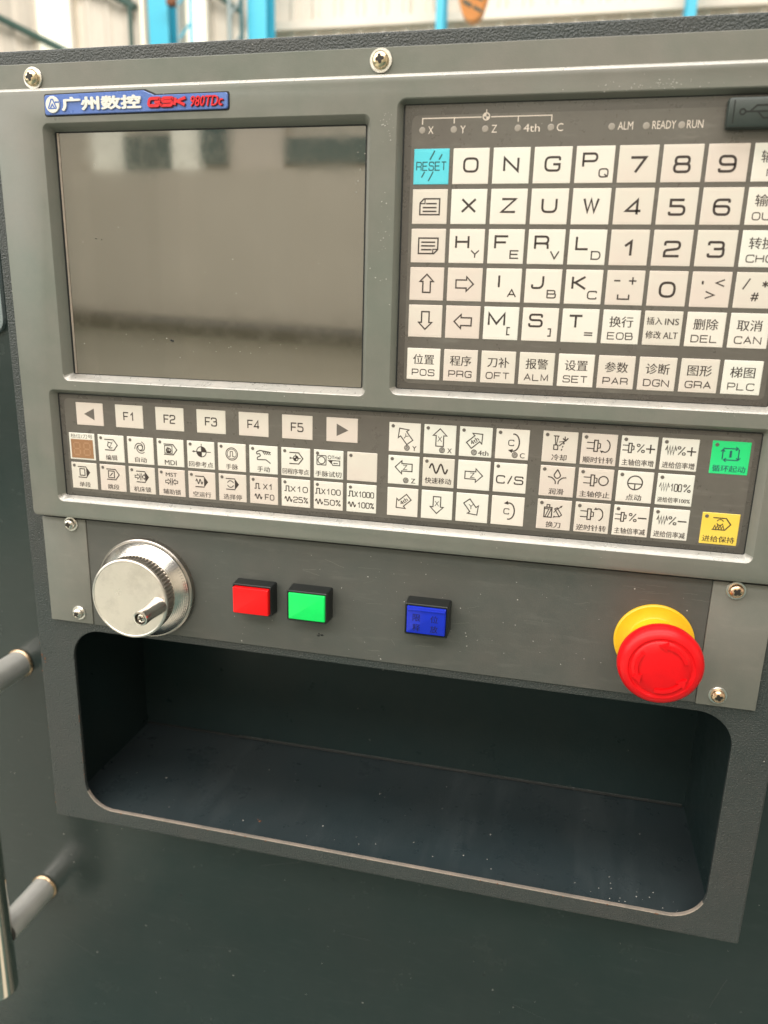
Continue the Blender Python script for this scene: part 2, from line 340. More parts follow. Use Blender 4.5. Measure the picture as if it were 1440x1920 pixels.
GL = {  # wide square-cornered alphabet drawn as strokes in a unit box
 'A': [[(0, 0), (.5, 1), (1, 0)], [(.2, .34), (.8, .34)]],
 'B': [[(0, 0), (0, 1), (.92, 1, .2), (.92, .53, .2), (0, .53)], [(.9, .53, 0), (1, .53, .2), (1, 0, .2), (0, 0)]],
 'C': [[(1, .78), (1, 1, Rd), (0, 1, Rd), (0, 0, Rd), (1, 0, Rd), (1, .22)]],
 'D': [[(0, 0), (0, 1), (1, 1, .34), (1, 0, .34), (0, 0), (0, .02)]],
 'E': [[(1, 1), (0, 1), (0, 0), (1, 0)], [(0, .52), (.9, .52)]],
 'F': [[(1, 1), (0, 1), (0, 0)], [(0, .5), (.85, .5)]],
 'G': [[(1, .76), (1, 1, Rd), (0, 1, Rd), (0, 0, Rd), (1, 0, Rd), (1, .47), (.55, .47)]],
 'H': [[(0, 0), (0, 1)], [(1, 0), (1, 1)], [(0, .52), (1, .52)]],
 'I': [[(.5, 0), (.5, 1)]], 'J': [[(0, .3), (0, 0, .28), (.85, 0, .28), (.85, 1)]],
 'K': [[(0, 0), (0, 1)], [(.95, 1), (.2, .52), (1, 0)], [(0, .52), (.22, .52)]],
 'L': [[(0, 1), (0, 0), (.95, 0)]], 'M': [[(0, 0), (0, 1), (.5, .12), (1, 1), (1, 0)]],
 'N': [[(0, 0), (0, 1), (1, 0), (1, 1)]], 'O': [[(0, 0, Rd), (1, 0, Rd), (1, 1, Rd), (0, 1, Rd), 'c']],
 'P': [[(0, 0), (0, 1), (1, 1, .22), (1, .42, .22), (0, .42)]], 'Q': [[(0, 0, Rd), (1, 0, Rd), (1, 1, Rd), (0, 1, Rd), 'c'], [(.6, .35), (1.0, .0)]],
 'R': [[(0, 0), (0, 1), (1, 1, .22), (1, .44, .22), (0, .44)], [(.75, .44), (.98, .38, .15), (1, 0)]],
 'S': [[(.98, .76), (.98, 1, Rd), (.03, 1, Rd), (.03, .53, .22), (1, .53, .22), (1, 0, Rd), (0, 0, Rd), (0, .25)]],
 'T': [[(0, 1), (1, 1)], [(.5, 1), (.5, 0)]], 'U': [[(0, 1), (0, 0, Rd), (1, 0, Rd), (1, 1)]], 'V': [[(0, 1), (.5, 0), (1, 1)]],
 'W': [[(0, 1), (.27, 0), (.5, .95), (.73, 0), (1, 1)]], 'X': [[(0, 0), (1, 1)], [(0, 1), (1, 0)]], 'Y': [[(0, 1), (.5, .48), (1, 1)], [(.5, .48), (.5, 0)]],
 'Z': [[(0, 1), (1, 1), (0, 0), (1, 0)]],
 '0': [[(0, 0, .28), (1, 0, .28), (1, 1, .28), (0, 1, .28), 'c']], '1': [[(.2, .68), (.62, 1), (.62, 0)]],
 '2': [[(0, .74), (0, 1, Rd), (1, 1, Rd), (1, .52, .25), (0, .40, .2), (0, 0), (1, 0)]],
 '3': [[(0, .78), (0, 1, Rd), (.97, 1, Rd), (.97, .53, .2), (.35, .53)], [(.9, .53), (1, .53, .1), (1, 0, Rd), (0, 0, Rd), (0, .22)]],
 '4': [[(.75, 0), (.75, 1), (0, .25), (1, .25)]], '5': [[(.95, 1), (.05, 1), (.05, .58), (1, .58, .24), (1, 0, Rd), (0, 0, Rd), (0, .2)]],
 '6': [[(.97, .8), (.97, 1, Rd), (0, 1, Rd), (0, 0, Rd), (1, 0, Rd), (1, .56, .22), (0, .56)]], '7': [[(0, 1), (1, 1), (.35, 0)]],
 '8': [[(.05, 1, .2), (.95, 1, .2), (.95, .53, .2), (.05, .53, .2), 'c'], [(0, .53, .2), (1, .53, .2), (1, 0, .22), (0, 0, .22), 'c']],
 '9': [[(0, .2), (0, 0, Rd), (1, 0, Rd), (1, 1, Rd), (0, 1, Rd), (0, .45, .2), (1, .45)]],
 '[': [[(.6, 1), (.2, 1), (.2, 0), (.6, 0)]], ']': [[(.4, 1), (.8, 1), (.8, 0), (.4, 0)]], '=': [[(0, .62), (1, .62)], [(0, .3), (1, .3)]],
 '-': [[(0, .5), (1, .5)]], '+': [[(0, .5), (1, .5)], [(.5, 0), (.5, 1)]], '<': [[(1, .95), (0, .5), (1, .05)]], '>': [[(0, .95), (1, .5), (0, .05)]],
 '/': [[(.15, 0), (.85, 1)]], '*': [[(.5, 0), (.5, 1)], [(.05, .25), (.95, .75)], [(.05, .75), (.95, .25)]],
 '#': [[(.2, 0), (.45, 1)], [(.6, 0), (.85, 1)], [(0, .33), (.95, .33)], [(.08, .68), (1, .68)]],
 '_': [[(0, .5), (0, 0), (1, 0), (1, .5)]], '.': [[(.4, .5), (.6, .5)]], '%': [[(.1, 0), (.9, 1)], [(0, .72, .15), (.36, .72, .15), (.36, 1, .15), (0, 1, .15), 'c'], [(.64, 0, .15), (1, 0, .15), (1, .28, .15), (.64, .28, .15), 'c']],
 'h': [[(0, 0), (0, 1)], [(0, .6), (.8, .6, .2), (.8, 0)]], 't': [[(.3, .9), (.3, 0), (.8, 0)], [(0, .62), (.75, .62)]],
 ' ': [],
}
def wide(bm, s, cx, cy, h, w, st, z=.30, gap=.34, mi=0, slant=0):
    """string in the wide stroke alphabet, centred; h letter height, w letter width, st stroke"""
    adv = w*(1+gap); tot = adv*len(s)-w*gap; x = cx-tot/2
    for ch in s:
        for pl in GL.get(ch, []):
            cl = pl[-1] == 'c'; pts = pl[:-1] if cl else pl
            pp = [(x+q[0]*w+(q[1]-.5)*h*slant, cy-h/2+q[1]*h, (q[2]*min(w, h)*1.6 if len(q) > 2 else 0)) for q in pts]
            if ch == '.': pp = [(x+w*.35, cy), (x+w*.35+st*1.2, cy)]
            ribbon(bm, rpoly(pp, cl), st*(1.6 if ch == '.' else 1), z, cl, mi)
        x += adv
_tc = {}
def glyphs(s, bold=0.0, shear=0.0):
    bold += .0
    k = (s, bold, shear)
    if k in _tc: return _tc[k]
    c = bpy.data.curves.new('t', 'FONT'); c.body = s; c.resolution_u = 3; c.offset = bold; c.shear = shear
    o = bpy.data.objects.new('t', c); COL.objects.link(o); bpy.context.view_layer.update()
    me = bpy.data.meshes.new_from_object(o.evaluated_get(bpy.context.evaluated_depsgraph_get()))
    V = [tuple(v.co)[:2] for v in me.vertices]; F = [tuple(p.vertices) for p in me.polygons]
    bpy.data.objects.remove(o); bpy.data.curves.remove(c); bpy.data.meshes.remove(me)
    xs = [v[0] for v in V]; ys = [v[1] for v in V]; _tc[k] = (V, F, min(xs), max(xs), min(ys), max(ys)); return _tc[k]
def text(bm, s, cx, cy, h, w=None, z=.30, bold=0.0, shear=0.0, mi=0, depth=0):
    """characters scaled to height h and (if given) overall width w"""
    if not depth and bold >= 0 and h < 7:
        for dx in (-.055, .055): _text(bm, s, cx+dx, cy, h, w, z+(.02 if dx > 0 else 0), 0, shear, mi)
    else: _text(bm, s, cx, cy, h, w, z, 0, shear, mi, depth)
def _text(bm, s, cx, cy, h, w=None, z=.30, bold=0.0, shear=0.0, mi=0, depth=0):
    V, F, x0, x1, y0, y1 = glyphs(s, bold, shear); sy = h/(y1-y0); sx = w/(x1-x0) if w else sy
    vs = [bm.verts.new((cx+(x-(x0+x1)/2)*sx, cy+(y-(y0+y1)/2)*sy, z)) for x, y in V]; fs = []
    for f in F:
        try: q = bm.faces.new([vs[i] for i in f]); q.material_index = mi; fs.append(q)
        except ValueError: pass
    if depth:
        r = bmesh.ops.extrude_face_region(bm, geom=fs); nv = [e for e in r['geom'] if isinstance(e, bmesh.types.BMVert)]
        for v in nv: v.co.z -= depth
# icon vocabulary (mm about the key centre)
IK = .30
def ln(bm, *p, w=.42, closed=False, r=0): ribbon(bm, rpoly(list(p), closed, r), w, IK, closed)
def circ(bm, cx, cy, r, w=.42, a0=0, a1=360, ry=None):
    if a1-a0 >= 360: ribbon(bm, arcpts(cx, cy, r, 0, 360, 28, ry)[:-1], w, IK, True)
    else: ribbon(bm, arcpts(cx, cy, r, a0, a1, 20, ry), w, IK)
def disc(bm, cx, cy, r, z=IK): fill(bm, arcpts(cx, cy, r, 0, 360, 20)[:-1], z)
def ahead(bm, x, y, ang, s=1.4):
    a = math.radians(ang); c, d = math.cos(a), math.sin(a)
    fill(bm, [(x+c*s, y+d*s), (x-c*s*.4-d*s*.62, y-d*s*.4+c*s*.62), (x-c*s*.4+d*s*.62, y-d*s*.4-c*s*.62)], IK)
def arrow(bm, cx, cy, L, ang, hw=3.7, sw=2.1, w=.42):
    """outlined block arrow pointing along ang"""
    a = math.radians(ang); c, d = math.cos(a), math.sin(a)
    P = [(L/2, 0), (L/2-hw, hw), (L/2-hw, sw), (-L/2, sw), (-L/2, -sw), (L/2-hw, -sw), (L/2-hw, -hw)]
    ribbon(bm, [(cx+x*c-y*d, cy+x*d+y*c) for x, y in P], w, IK, True)
def rtext(bm, s, cx, cy, h, w, ang, z=IK, **k):
    n0 = set(bm.verts); text(bm, s, 0, 0, h, w, z, **k); a = math.radians(ang)
    for v in bm.verts:
        if v not in n0:
            x, y = v.co.x, v.co.y; v.co.x = cx+x*math.cos(a)-y*math.sin(a); v.co.y = cy+x*math.sin(a)+y*math.cos(a)
def wave(bm, x0, x1, cy, amp, n, w=.42):
    ribbon(bm, [(x0+(x1-x0)*k/40, cy+amp*math.sin(2*math.pi*n*k/40)) for k in range(41)], w, IK)
def tag_(bm, cy, h, filled=False, x0=-4, x1=4.2):
    """program-block outline: two rails and a pointed end"""
    t = cy+h/2; b = cy-h/2
    if filled:
        ln(bm, (x0, t), (x1-2.6, t)); ln(bm, (x0, b), (x1-2.6, b)); fill(bm, [(x1-2.8, t+.2), (x1-.2, cy), (x1-2.8, b-.2)], IK)
    else: ln(bm, (x0, t), (x1-2.4, t), (x1, cy), (x1-2.4, b), (x0, b))
def handw(bm, cx, cy, r):
    circ(bm, cx, cy, r, .36); circ(bm, cx, cy, r*.78, .26)
    k = r*.5; ln(bm, (cx-k, cy-k*.8), (cx-k*.5, cy-k*.8), (cx-k*.5, cy+k*.8), (cx+k*.3, cy+k*.8), (cx+k*.3, cy-k*.8), (cx+k, cy-k*.8), w=.3)
def minihw(bm, cx, cy):
    circ(bm, cx, cy, 1.35, .26); circ(bm, cx, cy, .85, .2); ln(bm, (cx-.6, cy-.4), (cx-.2, cy-.4), (cx-.2, cy+.4), (cx+.3, cy+.4), (cx+.3, cy-.4), w=.2)
def pulse(bm, x, y, s=1.0):
    ln(bm, (x, y-1.5*s), (x+1*s, y-1.5*s), (x+1*s, y+1.5*s), (x+2.7*s, y+1.5*s), (x+2.7*s, y-1.5*s), (x+3.6*s, y-1.5*s))
def spindle(bm, x, y, s=1.0):
    ln(bm, (x-3.6*s, y+1.4*s), (x, y+1.4*s), w=.36); ln(bm, (x-3.6*s, y-1.6*s), (x, y-1.6*s), w=.36)
    ln(bm, (x, y-2.9*s), (x+1.7*s, y-2.9*s), (x+1.7*s, y+2.7*s), (x, y+2.7*s), closed=True, w=.42); ln(bm, (x+1.7*s, y+1.4*s), (x+3*s, y+1*s), (x+3*s, y-1*s), (x+1.7*s, y-1.4*s), w=.36)

# ================================================================== SETTING
def setting(o, kind='structure'): o['kind'] = kind; return o
floor = setting(obj('hall_floor', B(-12000, -1310, -9000, 9000, -1300, 7000), M['floor']))
reflection_strip = setting(obj('added_reflection_strip', B(-2900, -1300, -9000, -760, -1296, 7000), M['reflection_strip']))  # added pale strip, unseen, to reflect in the frame and grab bar
setting(obj('added_reflection_strip', B(-150, -1300, 40, 2600, -1295, 240), M['clad']))  # second added strip, unseen, for a bright stripe on the grab bar
# far wall seen above the housing: cladding with proud vertical ribs
def wall_thing(name, label, z, x0, x1, y0, y1, mat, pitch, face=1):
    t = thing(name, label, 'wall', x0, -1300, z)
    bm = bmesh.new(); ox, oy = x0, -1300
    X = 0; prof = []
    while X < x1-x0:
        prof += [(X, 0), (X+pitch*.55, 0), (X+pitch*.68, 28), (X+pitch*.87, 28)]; X += pitch
    prof.append((x1-x0, 0))
    a = [bm.verts.new((px, y0-oy, pz*face)) for px, pz in prof]; b = [bm.verts.new((px, y1-oy, pz*face)) for px, pz in prof]
    for k in range(len(a)-1): bm.faces.new((a[k], a[k+1], b[k+1], b[k]))
    r = bmesh.ops.extrude_face_region(bm, geom=list(bm.faces))
    for v in [e for e in r['geom'] if isinstance(e, bmesh.types.BMVert)]: v.co.z -= 12*face
    bmesh.ops.recalc_face_normals(bm, faces=bm.faces)
    obj('cladding', bm, mat, t); return t
fw = wall_thing('factory_wall', 'cream corrugated factory wall far behind the machine, above its dark top edge', -7000, -9000, 5000, -1300, 4200, M['clad'], 210)
def panel_of(name, parent, ox, oy, oz, x0, y0, x1, y1, z0, z1, mat, b=0):
    return obj(name, B(x0-ox, y0-oy, z0-oz, x1-ox, y1-oy, z1-oz, b=b), mat, parent)
panel_of('girt', fw, -9000, -1300, -7000, -2780, 2360, 5000, 2430, -6965, -6905, M['clad'])
def window_thing(label, x0, x1, y0, y1, z, face=1):
    t = thing('translucent_window', label, 'window', (x0+x1)/2, y0, z)
    ox, oy = (x0+x1)/2, y0
    f = B(x0-ox, 0, 0, x0-ox+25, y1-y0, 60*face); box(f, x1-ox-25, 0, 0, x1-ox, y1-y0, 60*face); box(f, x0-ox+25, y1-y0-25, 0, x1-ox-25, y1-y0, 60*face); box(f, x0-ox+25, 0, 0, x1-ox-25, 25, 60*face)
    obj('frame', f, M['clad'], t)
    obj('pane', B(x0-ox+25, 25, 10*face, x1-ox-25, y1-y0-25, 30*face), M['daylit'], t)
    return t
window_thing('bright daylit strip window at the upper left, left of the blue column', -5180, -4765, -300, 4100, -6965)
window_thing('bright daylit strip window between the blue column and the blue lattice post', -3600, -3345, -300, 4100, -6965)
window_thing('narrow pale strip window directly left of the blue column', -4075, -3985, -300, 4100, -6965)
def column(label, x, z, wdt, mat, lattice=False):
    t = thing('steel_column', label, 'column', x, -1300, z)
    h = 5500
    bm = B(-wdt/2, 0, -8, wdt/2, h, 8); obj('flange', bm, mat, t)
    bm = B(-wdt/2, 0, -208, wdt/2, h, -192); obj('flange', bm, mat, t)
    obj('web', B(-7, 0, -192, 7, h, -8), mat, t)
    obj('base_plate', B(-wdt/2-60, 0, -270, wdt/2+60, 20, 60), mat, t)
    return t
column('wide blue steel column at the upper left, between two daylit strips', -3630, -6500, 190, M['bluesteel'])
column('blue steel column at the upper middle left, beside the grey lattice', -2700, -6500, 170, M['bluesteel'])
column('thin light blue steel post left of the orange hook block', -1125, -6600, 62, M['bluesteel'])
column('thin light blue steel post at the upper right', 855, -6600, 72, M['bluesteel'])
def brace(label, p, q, r, mat, cat='brace', name='steel_brace'):
    t = thing(name, label, cat, *p)
    bm = bmesh.new(); tube(bm, (0, 0, 0), (q[0]-p[0], q[1]-p[1], q[2]-p[2]), r, n=16); obj('rod', bm, mat, t, smooth=True)
    bm = bmesh.new(); box(bm, -r*2, -r*2, -r*1.2, r*2, r*2, r*1.2); obj('end_plate', bm, mat, t)
    return t
brace('dark diagonal wall brace in the top left corner of the picture', (-6600, 3060, -6880), (-4700, 2210, -6880), 34, M['greensteel'])
brace('dark diagonal wall brace meeting the left side of the blue column', (-4640, 2880, -6870), (-4060, 2600, -6870), 34, M['greensteel'])
brace('dark diagonal wall brace left of the second blue column', (-3400, 2760, -6860), (-2990, 2500, -6860), 26, M['greensteel'])
brace('dark upright pipe along the left edge of the pale strip by the blue column', (-4115, -1300, -6860), (-4115, 4000, -6860), 22, M['greensteel'], 'pipe', 'wall_pipe')
# lattice of thin grey members between the two left columns
lt = thing('lattice_post', 'thin blue grey lattice framework right of the wide blue column', 'lattice', -3330, -1300, -6400)
bm = bmesh.new(); tube(bm, (-60, 3000, 0), (-60, 5200, 0), 13, n=10); obj('upright', bm, M['greysteel'], lt)
bm = bmesh.new(); tube(bm, (60, 3000, 0), (60, 5200, 0), 13, n=10); obj('upright', bm, M['bluesteel'], lt)
for k in range(7):
    bm = bmesh.new(); tube(bm, (-60, 3200+k*260, 0), (60, 3330+k*260, 0), 10, n=8); obj('lacing_bar', bm, M['bluesteel'], lt)
obj('cable_box', B(-150, 3720, -40, -70, 3780, 40, b=6), M['rust'], lt)
lt2 = thing('lattice_post', 'grey lattice framework directly left of the second blue column', 'lattice', -2860, -1300, -6420)
bm = bmesh.new(); tube(bm, (-60, 3000, 0), (-60, 5200, 0), 18, n=10); obj('upright', bm, M['greysteel'], lt2)
bm = bmesh.new(); tube(bm, (50, 3000, 0), (50, 5200, 0), 18, n=10); obj('upright', bm, M['tealsteel'], lt2)
for k in range(7):
    bm = bmesh.new(); tube(bm, (-60, 3100+k*260, 0), (50, 3230+k*260, 0), 12, n=8); obj('lacing_bar', bm, M['greysteel'], lt2)
# crane hook block (orange, dark stripes)
hk = thing('crane_hook_block', 'rounded orange crane hook block with dark diagonal stripes hanging above the machine', 'hook block', -505, 1380, -4000)
bm = bmesh.new(); P = rpoly([(-62, 230, 60), (-78, 110, 30), (-48, 14, 40), (0, -12, 30), (48, 14, 40), (78, 110, 30), (62, 230, 60)], True, 0, 6)
loft(bm, [([(x*.9, y) for x, y in P], -36), (P, -24), (P, 24), ([(x*.9, y) for x, y in P], 36)], cap0=True, cap1=True); bmesh.ops.recalc_face_normals(bm, faces=bm.faces)
obj('side_plate', bm, M['orange'], hk)
for k in range(3):
    bm = bmesh.new(); y = 48+k*52
    loft(bm, [([(-50, y+26), (-50, y+46), (-4, y+22), (-4, y+2)], 36.5), ([(-50, y+26), (-50, y+46), (-4, y+22), (-4, y+2)], 38)], cap0=True, cap1=True); bmesh.ops.recalc_face_normals(bm, faces=bm.faces)
    obj('stripe', bm, M['greysteel'] if k == 2 else M['greensteel'], hk)
    bm = bmesh.new(); y = 20+k*52
    loft(bm, [([(6, y+26), (6, y+42), (52, y+20), (52, y+4)], 36.5), ([(6, y+26), (6, y+42), (52, y+20), (52, y+4)], 38)], cap0=True, cap1=True); bmesh.ops.recalc_face_normals(bm, faces=bm.faces)
    obj('stripe', bm, M['greensteel'], hk)
for sx in (-20, 20):
    bm = bmesh.new(); tube(bm, (sx, 225, 0), (sx, 2700, 0), 5, n=8); obj('wire_rope', bm, M['greysteel'], hk)
# opposite side of the hall (seen only as reflections)
ow = wall_thing('factory_wall', 'plain beige wall on the other side of the hall, behind the camera', 5200, -9000, 6000, -1300, 900, M['cladb'], 900, face=-1)
uw = thing('factory_wall', 'upper half of the opposite wall with bright windows, behind the camera', 'wall', 0, 900, 5300)
obj('cladding', B(-9000, 0, 0, 6000, 3300, 60), M['cladb'], uw)
def refl(name, x0, x1, y0, y1, z, mat): return obj(name, B(x0, y0-900, z-5300, x1, y1-900, z-5300+40), mat, uw)
refl('window', -3560, -3300, 905, 2600, 5230, M['daylit'])
refl('shutter', -3290, -2900, 905, 1150, 5230, M['tealsteel'])
refl('window', -2890, -2670, 905, 2600, 5230, M['daylit'])
refl('shutter', -2660, -2440, 940, 1900, 5230, M['tealsteel'])
refl('window', -2420, -2000, 905, 2600, 5228, M['clad'])
refl('shutter', -1990, -900, 940, 1110, 5230, M['tealsteel'])
refl('window', -700, 900, 1100, 2600, 5230, M['daylit'])
refl('shutter', 1200, 2600, 940, 1500, 5230, M['tealsteel'])
brace('dark pipe rail running along the opposite wall behind the camera', (-5200, -150, 5050), (-600, -310, 5050), 72, M['black'], 'rail', 'pipe_rail')
for nm, lb, x0, x1, mm_ in (('factory_wall', 'dark green end wall on the left side of the hall', -9060, -9000, 'greysteel'), ('factory_wall', 'plain cream end wall on the right side of the hall', 6000, 6060, 'clad')):
    t = thing(nm, lb, 'wall', x0, -1300, 0); obj('cladding', B(0, 0, -7000, x1-x0, 4200+1300, 5400), M[mm_], t)

# ================================================================== MACHINE BODY
ZH = -3.0
mc = thing('lathe_enclosure', 'dark green grey painted machine enclosure around and below the control box', 'machine', -20, -1250, -80)
def rel(bm, x, y, z):
    for v in bm.verts: v.co.x -= x; v.co.y -= y; v.co.z -= z
    return bm
bm = bmesh.new()
hole = rr(-237.6, -419.6, 203.5, 44.5, .5, 2); outer = rr(-1100, -1250, 1300, 44, 4, 2)
hole = rr(-237.6, -419.6, 203.5, 40.0, .5, 2)
holed(bm, outer, [hole], -80); loft(bm, [(outer, -80), (outer, -84)]); loft(bm, [(hole, -84), (hole, -80)])
obj('front_sheet', rel(bm, -20, -1250, -80), M['wall'], mc)
bm = B(-1100, -1250, -900, -1094, 42, -84); box(bm, 1294, -1250, -900, 1300, 42, -84); box(bm, -1100, 36, -900, 1300, 42, -84)
obj('side_sheet', rel(bm, -20, -1250, -80), M['wall'], mc)
# door window at the far left edge
dw = thing('door_window', 'pale glass door window with rounded corner at the left edge, above the handle', 'window', -420, -95, -79)
bm = bmesh.new(); P1 = rr(-160, 0, 116, 420, 8, 5); P0 = rr(-163, -3, 119, 423, 10, 5)
loft(bm, [(P1, .5), (P1, 3), (P0, 2.4), (P0, -1)]); obj('frame', weld(bm), M['greysteel'], dw)
bm = bmesh.new(); loft(bm, [(P1, .6), (P1, 1.6)], cap0=True, cap1=True); obj('pane', weld(bm), M['glasspane'], dw)
# handle
hd = thing('door_handle', 'polished stainless tube handle on two standoffs at the lower left', 'handle', -320, -566, -80)
bm = bmesh.new(); tube(bm, (0, -45, 60), (0, 262, 60), 12.6, n=48, cap=False)
L = [(12.6, -45), (12.2, -47), (11, -48.2), (0, -48.2)]
def ends(bm, sgn, yb):
    rings = []
    for r, o in ((12.6, 0), (12.3, 1.2), (11.4, 2.2), (9.8, 2.6)):
        rings.append([bm.verts.new((r*math.cos(2*math.pi*k/48), yb+sgn*o, 60+r*math.sin(2*math.pi*k/48))) for k in range(48)])
    for a, b in zip(rings, rings[1:]):
        for k in range(48): bm.faces.new((a[k], a[(k+1) % 48], b[(k+1) % 48], b[k]))
    bm.faces.new(rings[-1])
ends(bm, -1, -45); ends(bm, 1, 262)
obj('grab_bar', weld(bm, .01), M['steel'], hd, smooth=True)
for yy in (0, 213):
    bm = bmesh.new(); lathe(bm, [(10.6, 0.6), (10.6, 50)], 40, 0, yy); so = obj('standoff', bm, M['steeldull'], hd, smooth=True)
    bm = bmesh.new(); lathe(bm, [(11.6, 0), (11.9, .8), (11.3, 2.0), (10.7, 2.4)], 40, 0, yy); o = obj('weld_ring', bm, M['weld'], hd, smooth=True)

# ================================================================== CONTROL BOX HOUSING WITH POCKET
hb = thing('control_box', 'dark grey textured sheet metal control box with a rounded open storage pocket', 'control box', -17, -420, ZH)
OX, OY = -17, -420
outer = rr(-238.6, -420.6, 204.5, 51.8, 1.2, 4)
def ins(o, d): return rr(-238.6+d, -420.6+d, 204.5-d, 51.8-d, max(.3, 1.6-d), 4)
pk = (-213.5, -409.3, 183.6, -277.2)
def pki(d, r=20): return rr(pk[0]-d, pk[1]-d, pk[2]+d, pk[3]+d, r+d, 12)
bm = bmesh.new()
holed(bm, ins(0, 1.2), [pki(.5)], ZH)
loft(bm, [(ins(0, 1.2), ZH), (ins(0, .35), ZH-.35), (ins(0, 0), ZH-1.2), (ins(0, 0), -79.5)])
obj('shell', rel(weld(bm), OX, OY, ZH), M['housing'], hb)
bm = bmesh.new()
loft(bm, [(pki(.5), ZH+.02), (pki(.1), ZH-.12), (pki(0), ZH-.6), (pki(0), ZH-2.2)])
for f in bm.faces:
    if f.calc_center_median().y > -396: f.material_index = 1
obj('pocket_edge', rel(bm, OX, OY, ZH), [M['worn_glint'], M['housing']], hb)  # bottom lip: real wear, with its bright highlight put into the colour
# pocket tray: sheet walls, floor and back
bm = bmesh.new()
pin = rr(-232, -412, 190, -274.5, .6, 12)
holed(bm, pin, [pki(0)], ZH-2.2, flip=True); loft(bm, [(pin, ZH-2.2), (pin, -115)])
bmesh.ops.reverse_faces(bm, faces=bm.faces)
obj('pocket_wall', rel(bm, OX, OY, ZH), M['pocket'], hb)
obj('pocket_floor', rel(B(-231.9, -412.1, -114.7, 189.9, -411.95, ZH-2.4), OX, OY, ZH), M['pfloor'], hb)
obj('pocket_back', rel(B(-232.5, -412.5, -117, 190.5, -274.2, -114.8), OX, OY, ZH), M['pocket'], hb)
# raised seam weld along the back of the floor
bm = bmesh.new(); tube(bm, (-231, -411.2, -114.4), (188, -411.2, -114.4), 1.0, n=8); obj('seam', rel(bm, OX, OY, ZH), M['fleck'], hb)
bm = bmesh.new(); tube(bm, (-150, -410.0, -114.2), (188, -410.0, -114.2), .35, n=6); obj('seam', rel(bm, OX, OY, ZH), M['housing'], hb)
# paint chips, rust and crumbs: thin irregular flakes
def flake(bm, x, y, z, r, axis='z', n=7, mi=0):
    a0 = random.random()*6; pts = []
    el = random.uniform(.35, 1)
    for k in range(n):
        a = a0+2*math.pi*k/n; q = r*random.uniform(.55, 1.1); pts.append((q*math.cos(a), q*math.sin(a)*el))
    th = min(.25, r*.4)
    if axis == 'z': lo = [bm.verts.new((x+p, y+q, z)) for p, q in pts]; hi = [bm.verts.new((x+p*.8, y+q*.8, z+th)) for p, q in pts]
    else: lo = [bm.verts.new((x+p, y, z+q)) for p, q in pts]; hi = [bm.verts.new((x+p*.8, y+th, z+q*.8)) for p, q in pts]
    bm.faces.new(hi); bm.faces.new(lo[::-1])
    for k in range(n): bm.faces.new((lo[k], lo[(k+1) % n], hi[(k+1) % n], hi[k]))
bm = bmesh.new()
for k in range(40): flake(bm, random.uniform(-205, 175), -411.85, -random.choice([random.uniform(4, 30), random.uniform(8, 100)]), random.uniform(.15, .5), 'y')
for k in range(18): flake(bm, random.uniform(120, 175), -411.85, -random.uniform(5, 30), random.uniform(.15, .5), 'y')
o = setting(obj('swarf_crumbs', bm, M['chip']), 'stuff'); o['label'] = 'tiny pale metal crumbs scattered over the pocket floor'; o['category'] = 'crumbs'
bm = bmesh.new(); flake(bm, -95, -411.8, -22, 1.0, 'y'); flake(bm, -97, -411.8, -23.5, .6, 'y')
obj('rust_flake', rel(bm, OX, OY, ZH), M['rust'], hb)
bm = bmesh.new()
for k in range(60): 
    t = random.random(); 
    if t < .5: flake(bm, random.uniform(-190, 165), -409.9+random.uniform(-.3, .2), ZH-.04, random.uniform(.2, .8))
    elif t < .8: flake(bm, -213.9+random.uniform(-.4, .3), random.uniform(-395, -330), ZH-.04, random.uniform(.2, .6))
    else: flake(bm, -238.2, random.uniform(-418, -290), ZH-.3, random.uniform(.2, .7))
for k in range(6): flake(bm, -236.5+random.uniform(-1, 2), -301+random.uniform(-4, 4), ZH-.04, random.uniform(.4, 1.1))
obj('rust_spots', rel(bm, OX, OY, ZH), M['rust'], hb)['kind'] = 'stuff'

# ================================================================== CONTROL PANEL (bezel, screen, keypads)
cp = thing('operator_console', 'grey green machine control panel with blank screen and white membrane keys', 'control panel', -18, -201, 0)
CX, CY = -18, -201
def cpart(name, bm, mat, **k): return obj(name, rel(bm, CX, CY, 0), mat, cp, **k)
X0, X1, Y0, Y1, YR = -228, 192.3, -201, 44.0, 31.9
lcdO, lcdI = (-198.9, -118.4, -21.5, 14.6), (-196.2, -115.2, -24.2, 11.8)
kpO, kpI = (-7.8, -116.8, 176.3, 21.0), (-5.7, -114.2, 173.9, 19.4)
opO, opI = (-209.2, -190.2, 176.6, -124.6), (-206.6, -187.4, 173.8, -126.6)
def R4(t, r): return rr(t[0], t[1], t[2], t[3], r, 6)
def grow(t, d): return (t[0]-d, t[1]-d, t[2]+d, t[3]+d)
# raised field
bm = bmesh.new()
fo = rr(X0+1.1, Y0+1.1, X1-1.1, YR-1.6, 2.0, 6)
holed(bm, fo, [R4(grow(lcdO, .5), 3.6), R4(grow(kpO, .5), 4.5), R4(grow(opO, .5), 3.6)], 4.0)
loft(bm, [(fo, 4.0), (rr(X0+.3, Y0+.3, X1-.3, YR-.5, 2.6, 6), 3.5), (rr(X0, Y0, X1, YR, 3, 6), 2.6), (rr(X0, Y0, X1, YR, 3, 6), -2.9)])
cpart('bezel', weld(bm), M['bezel'], smooth=True)
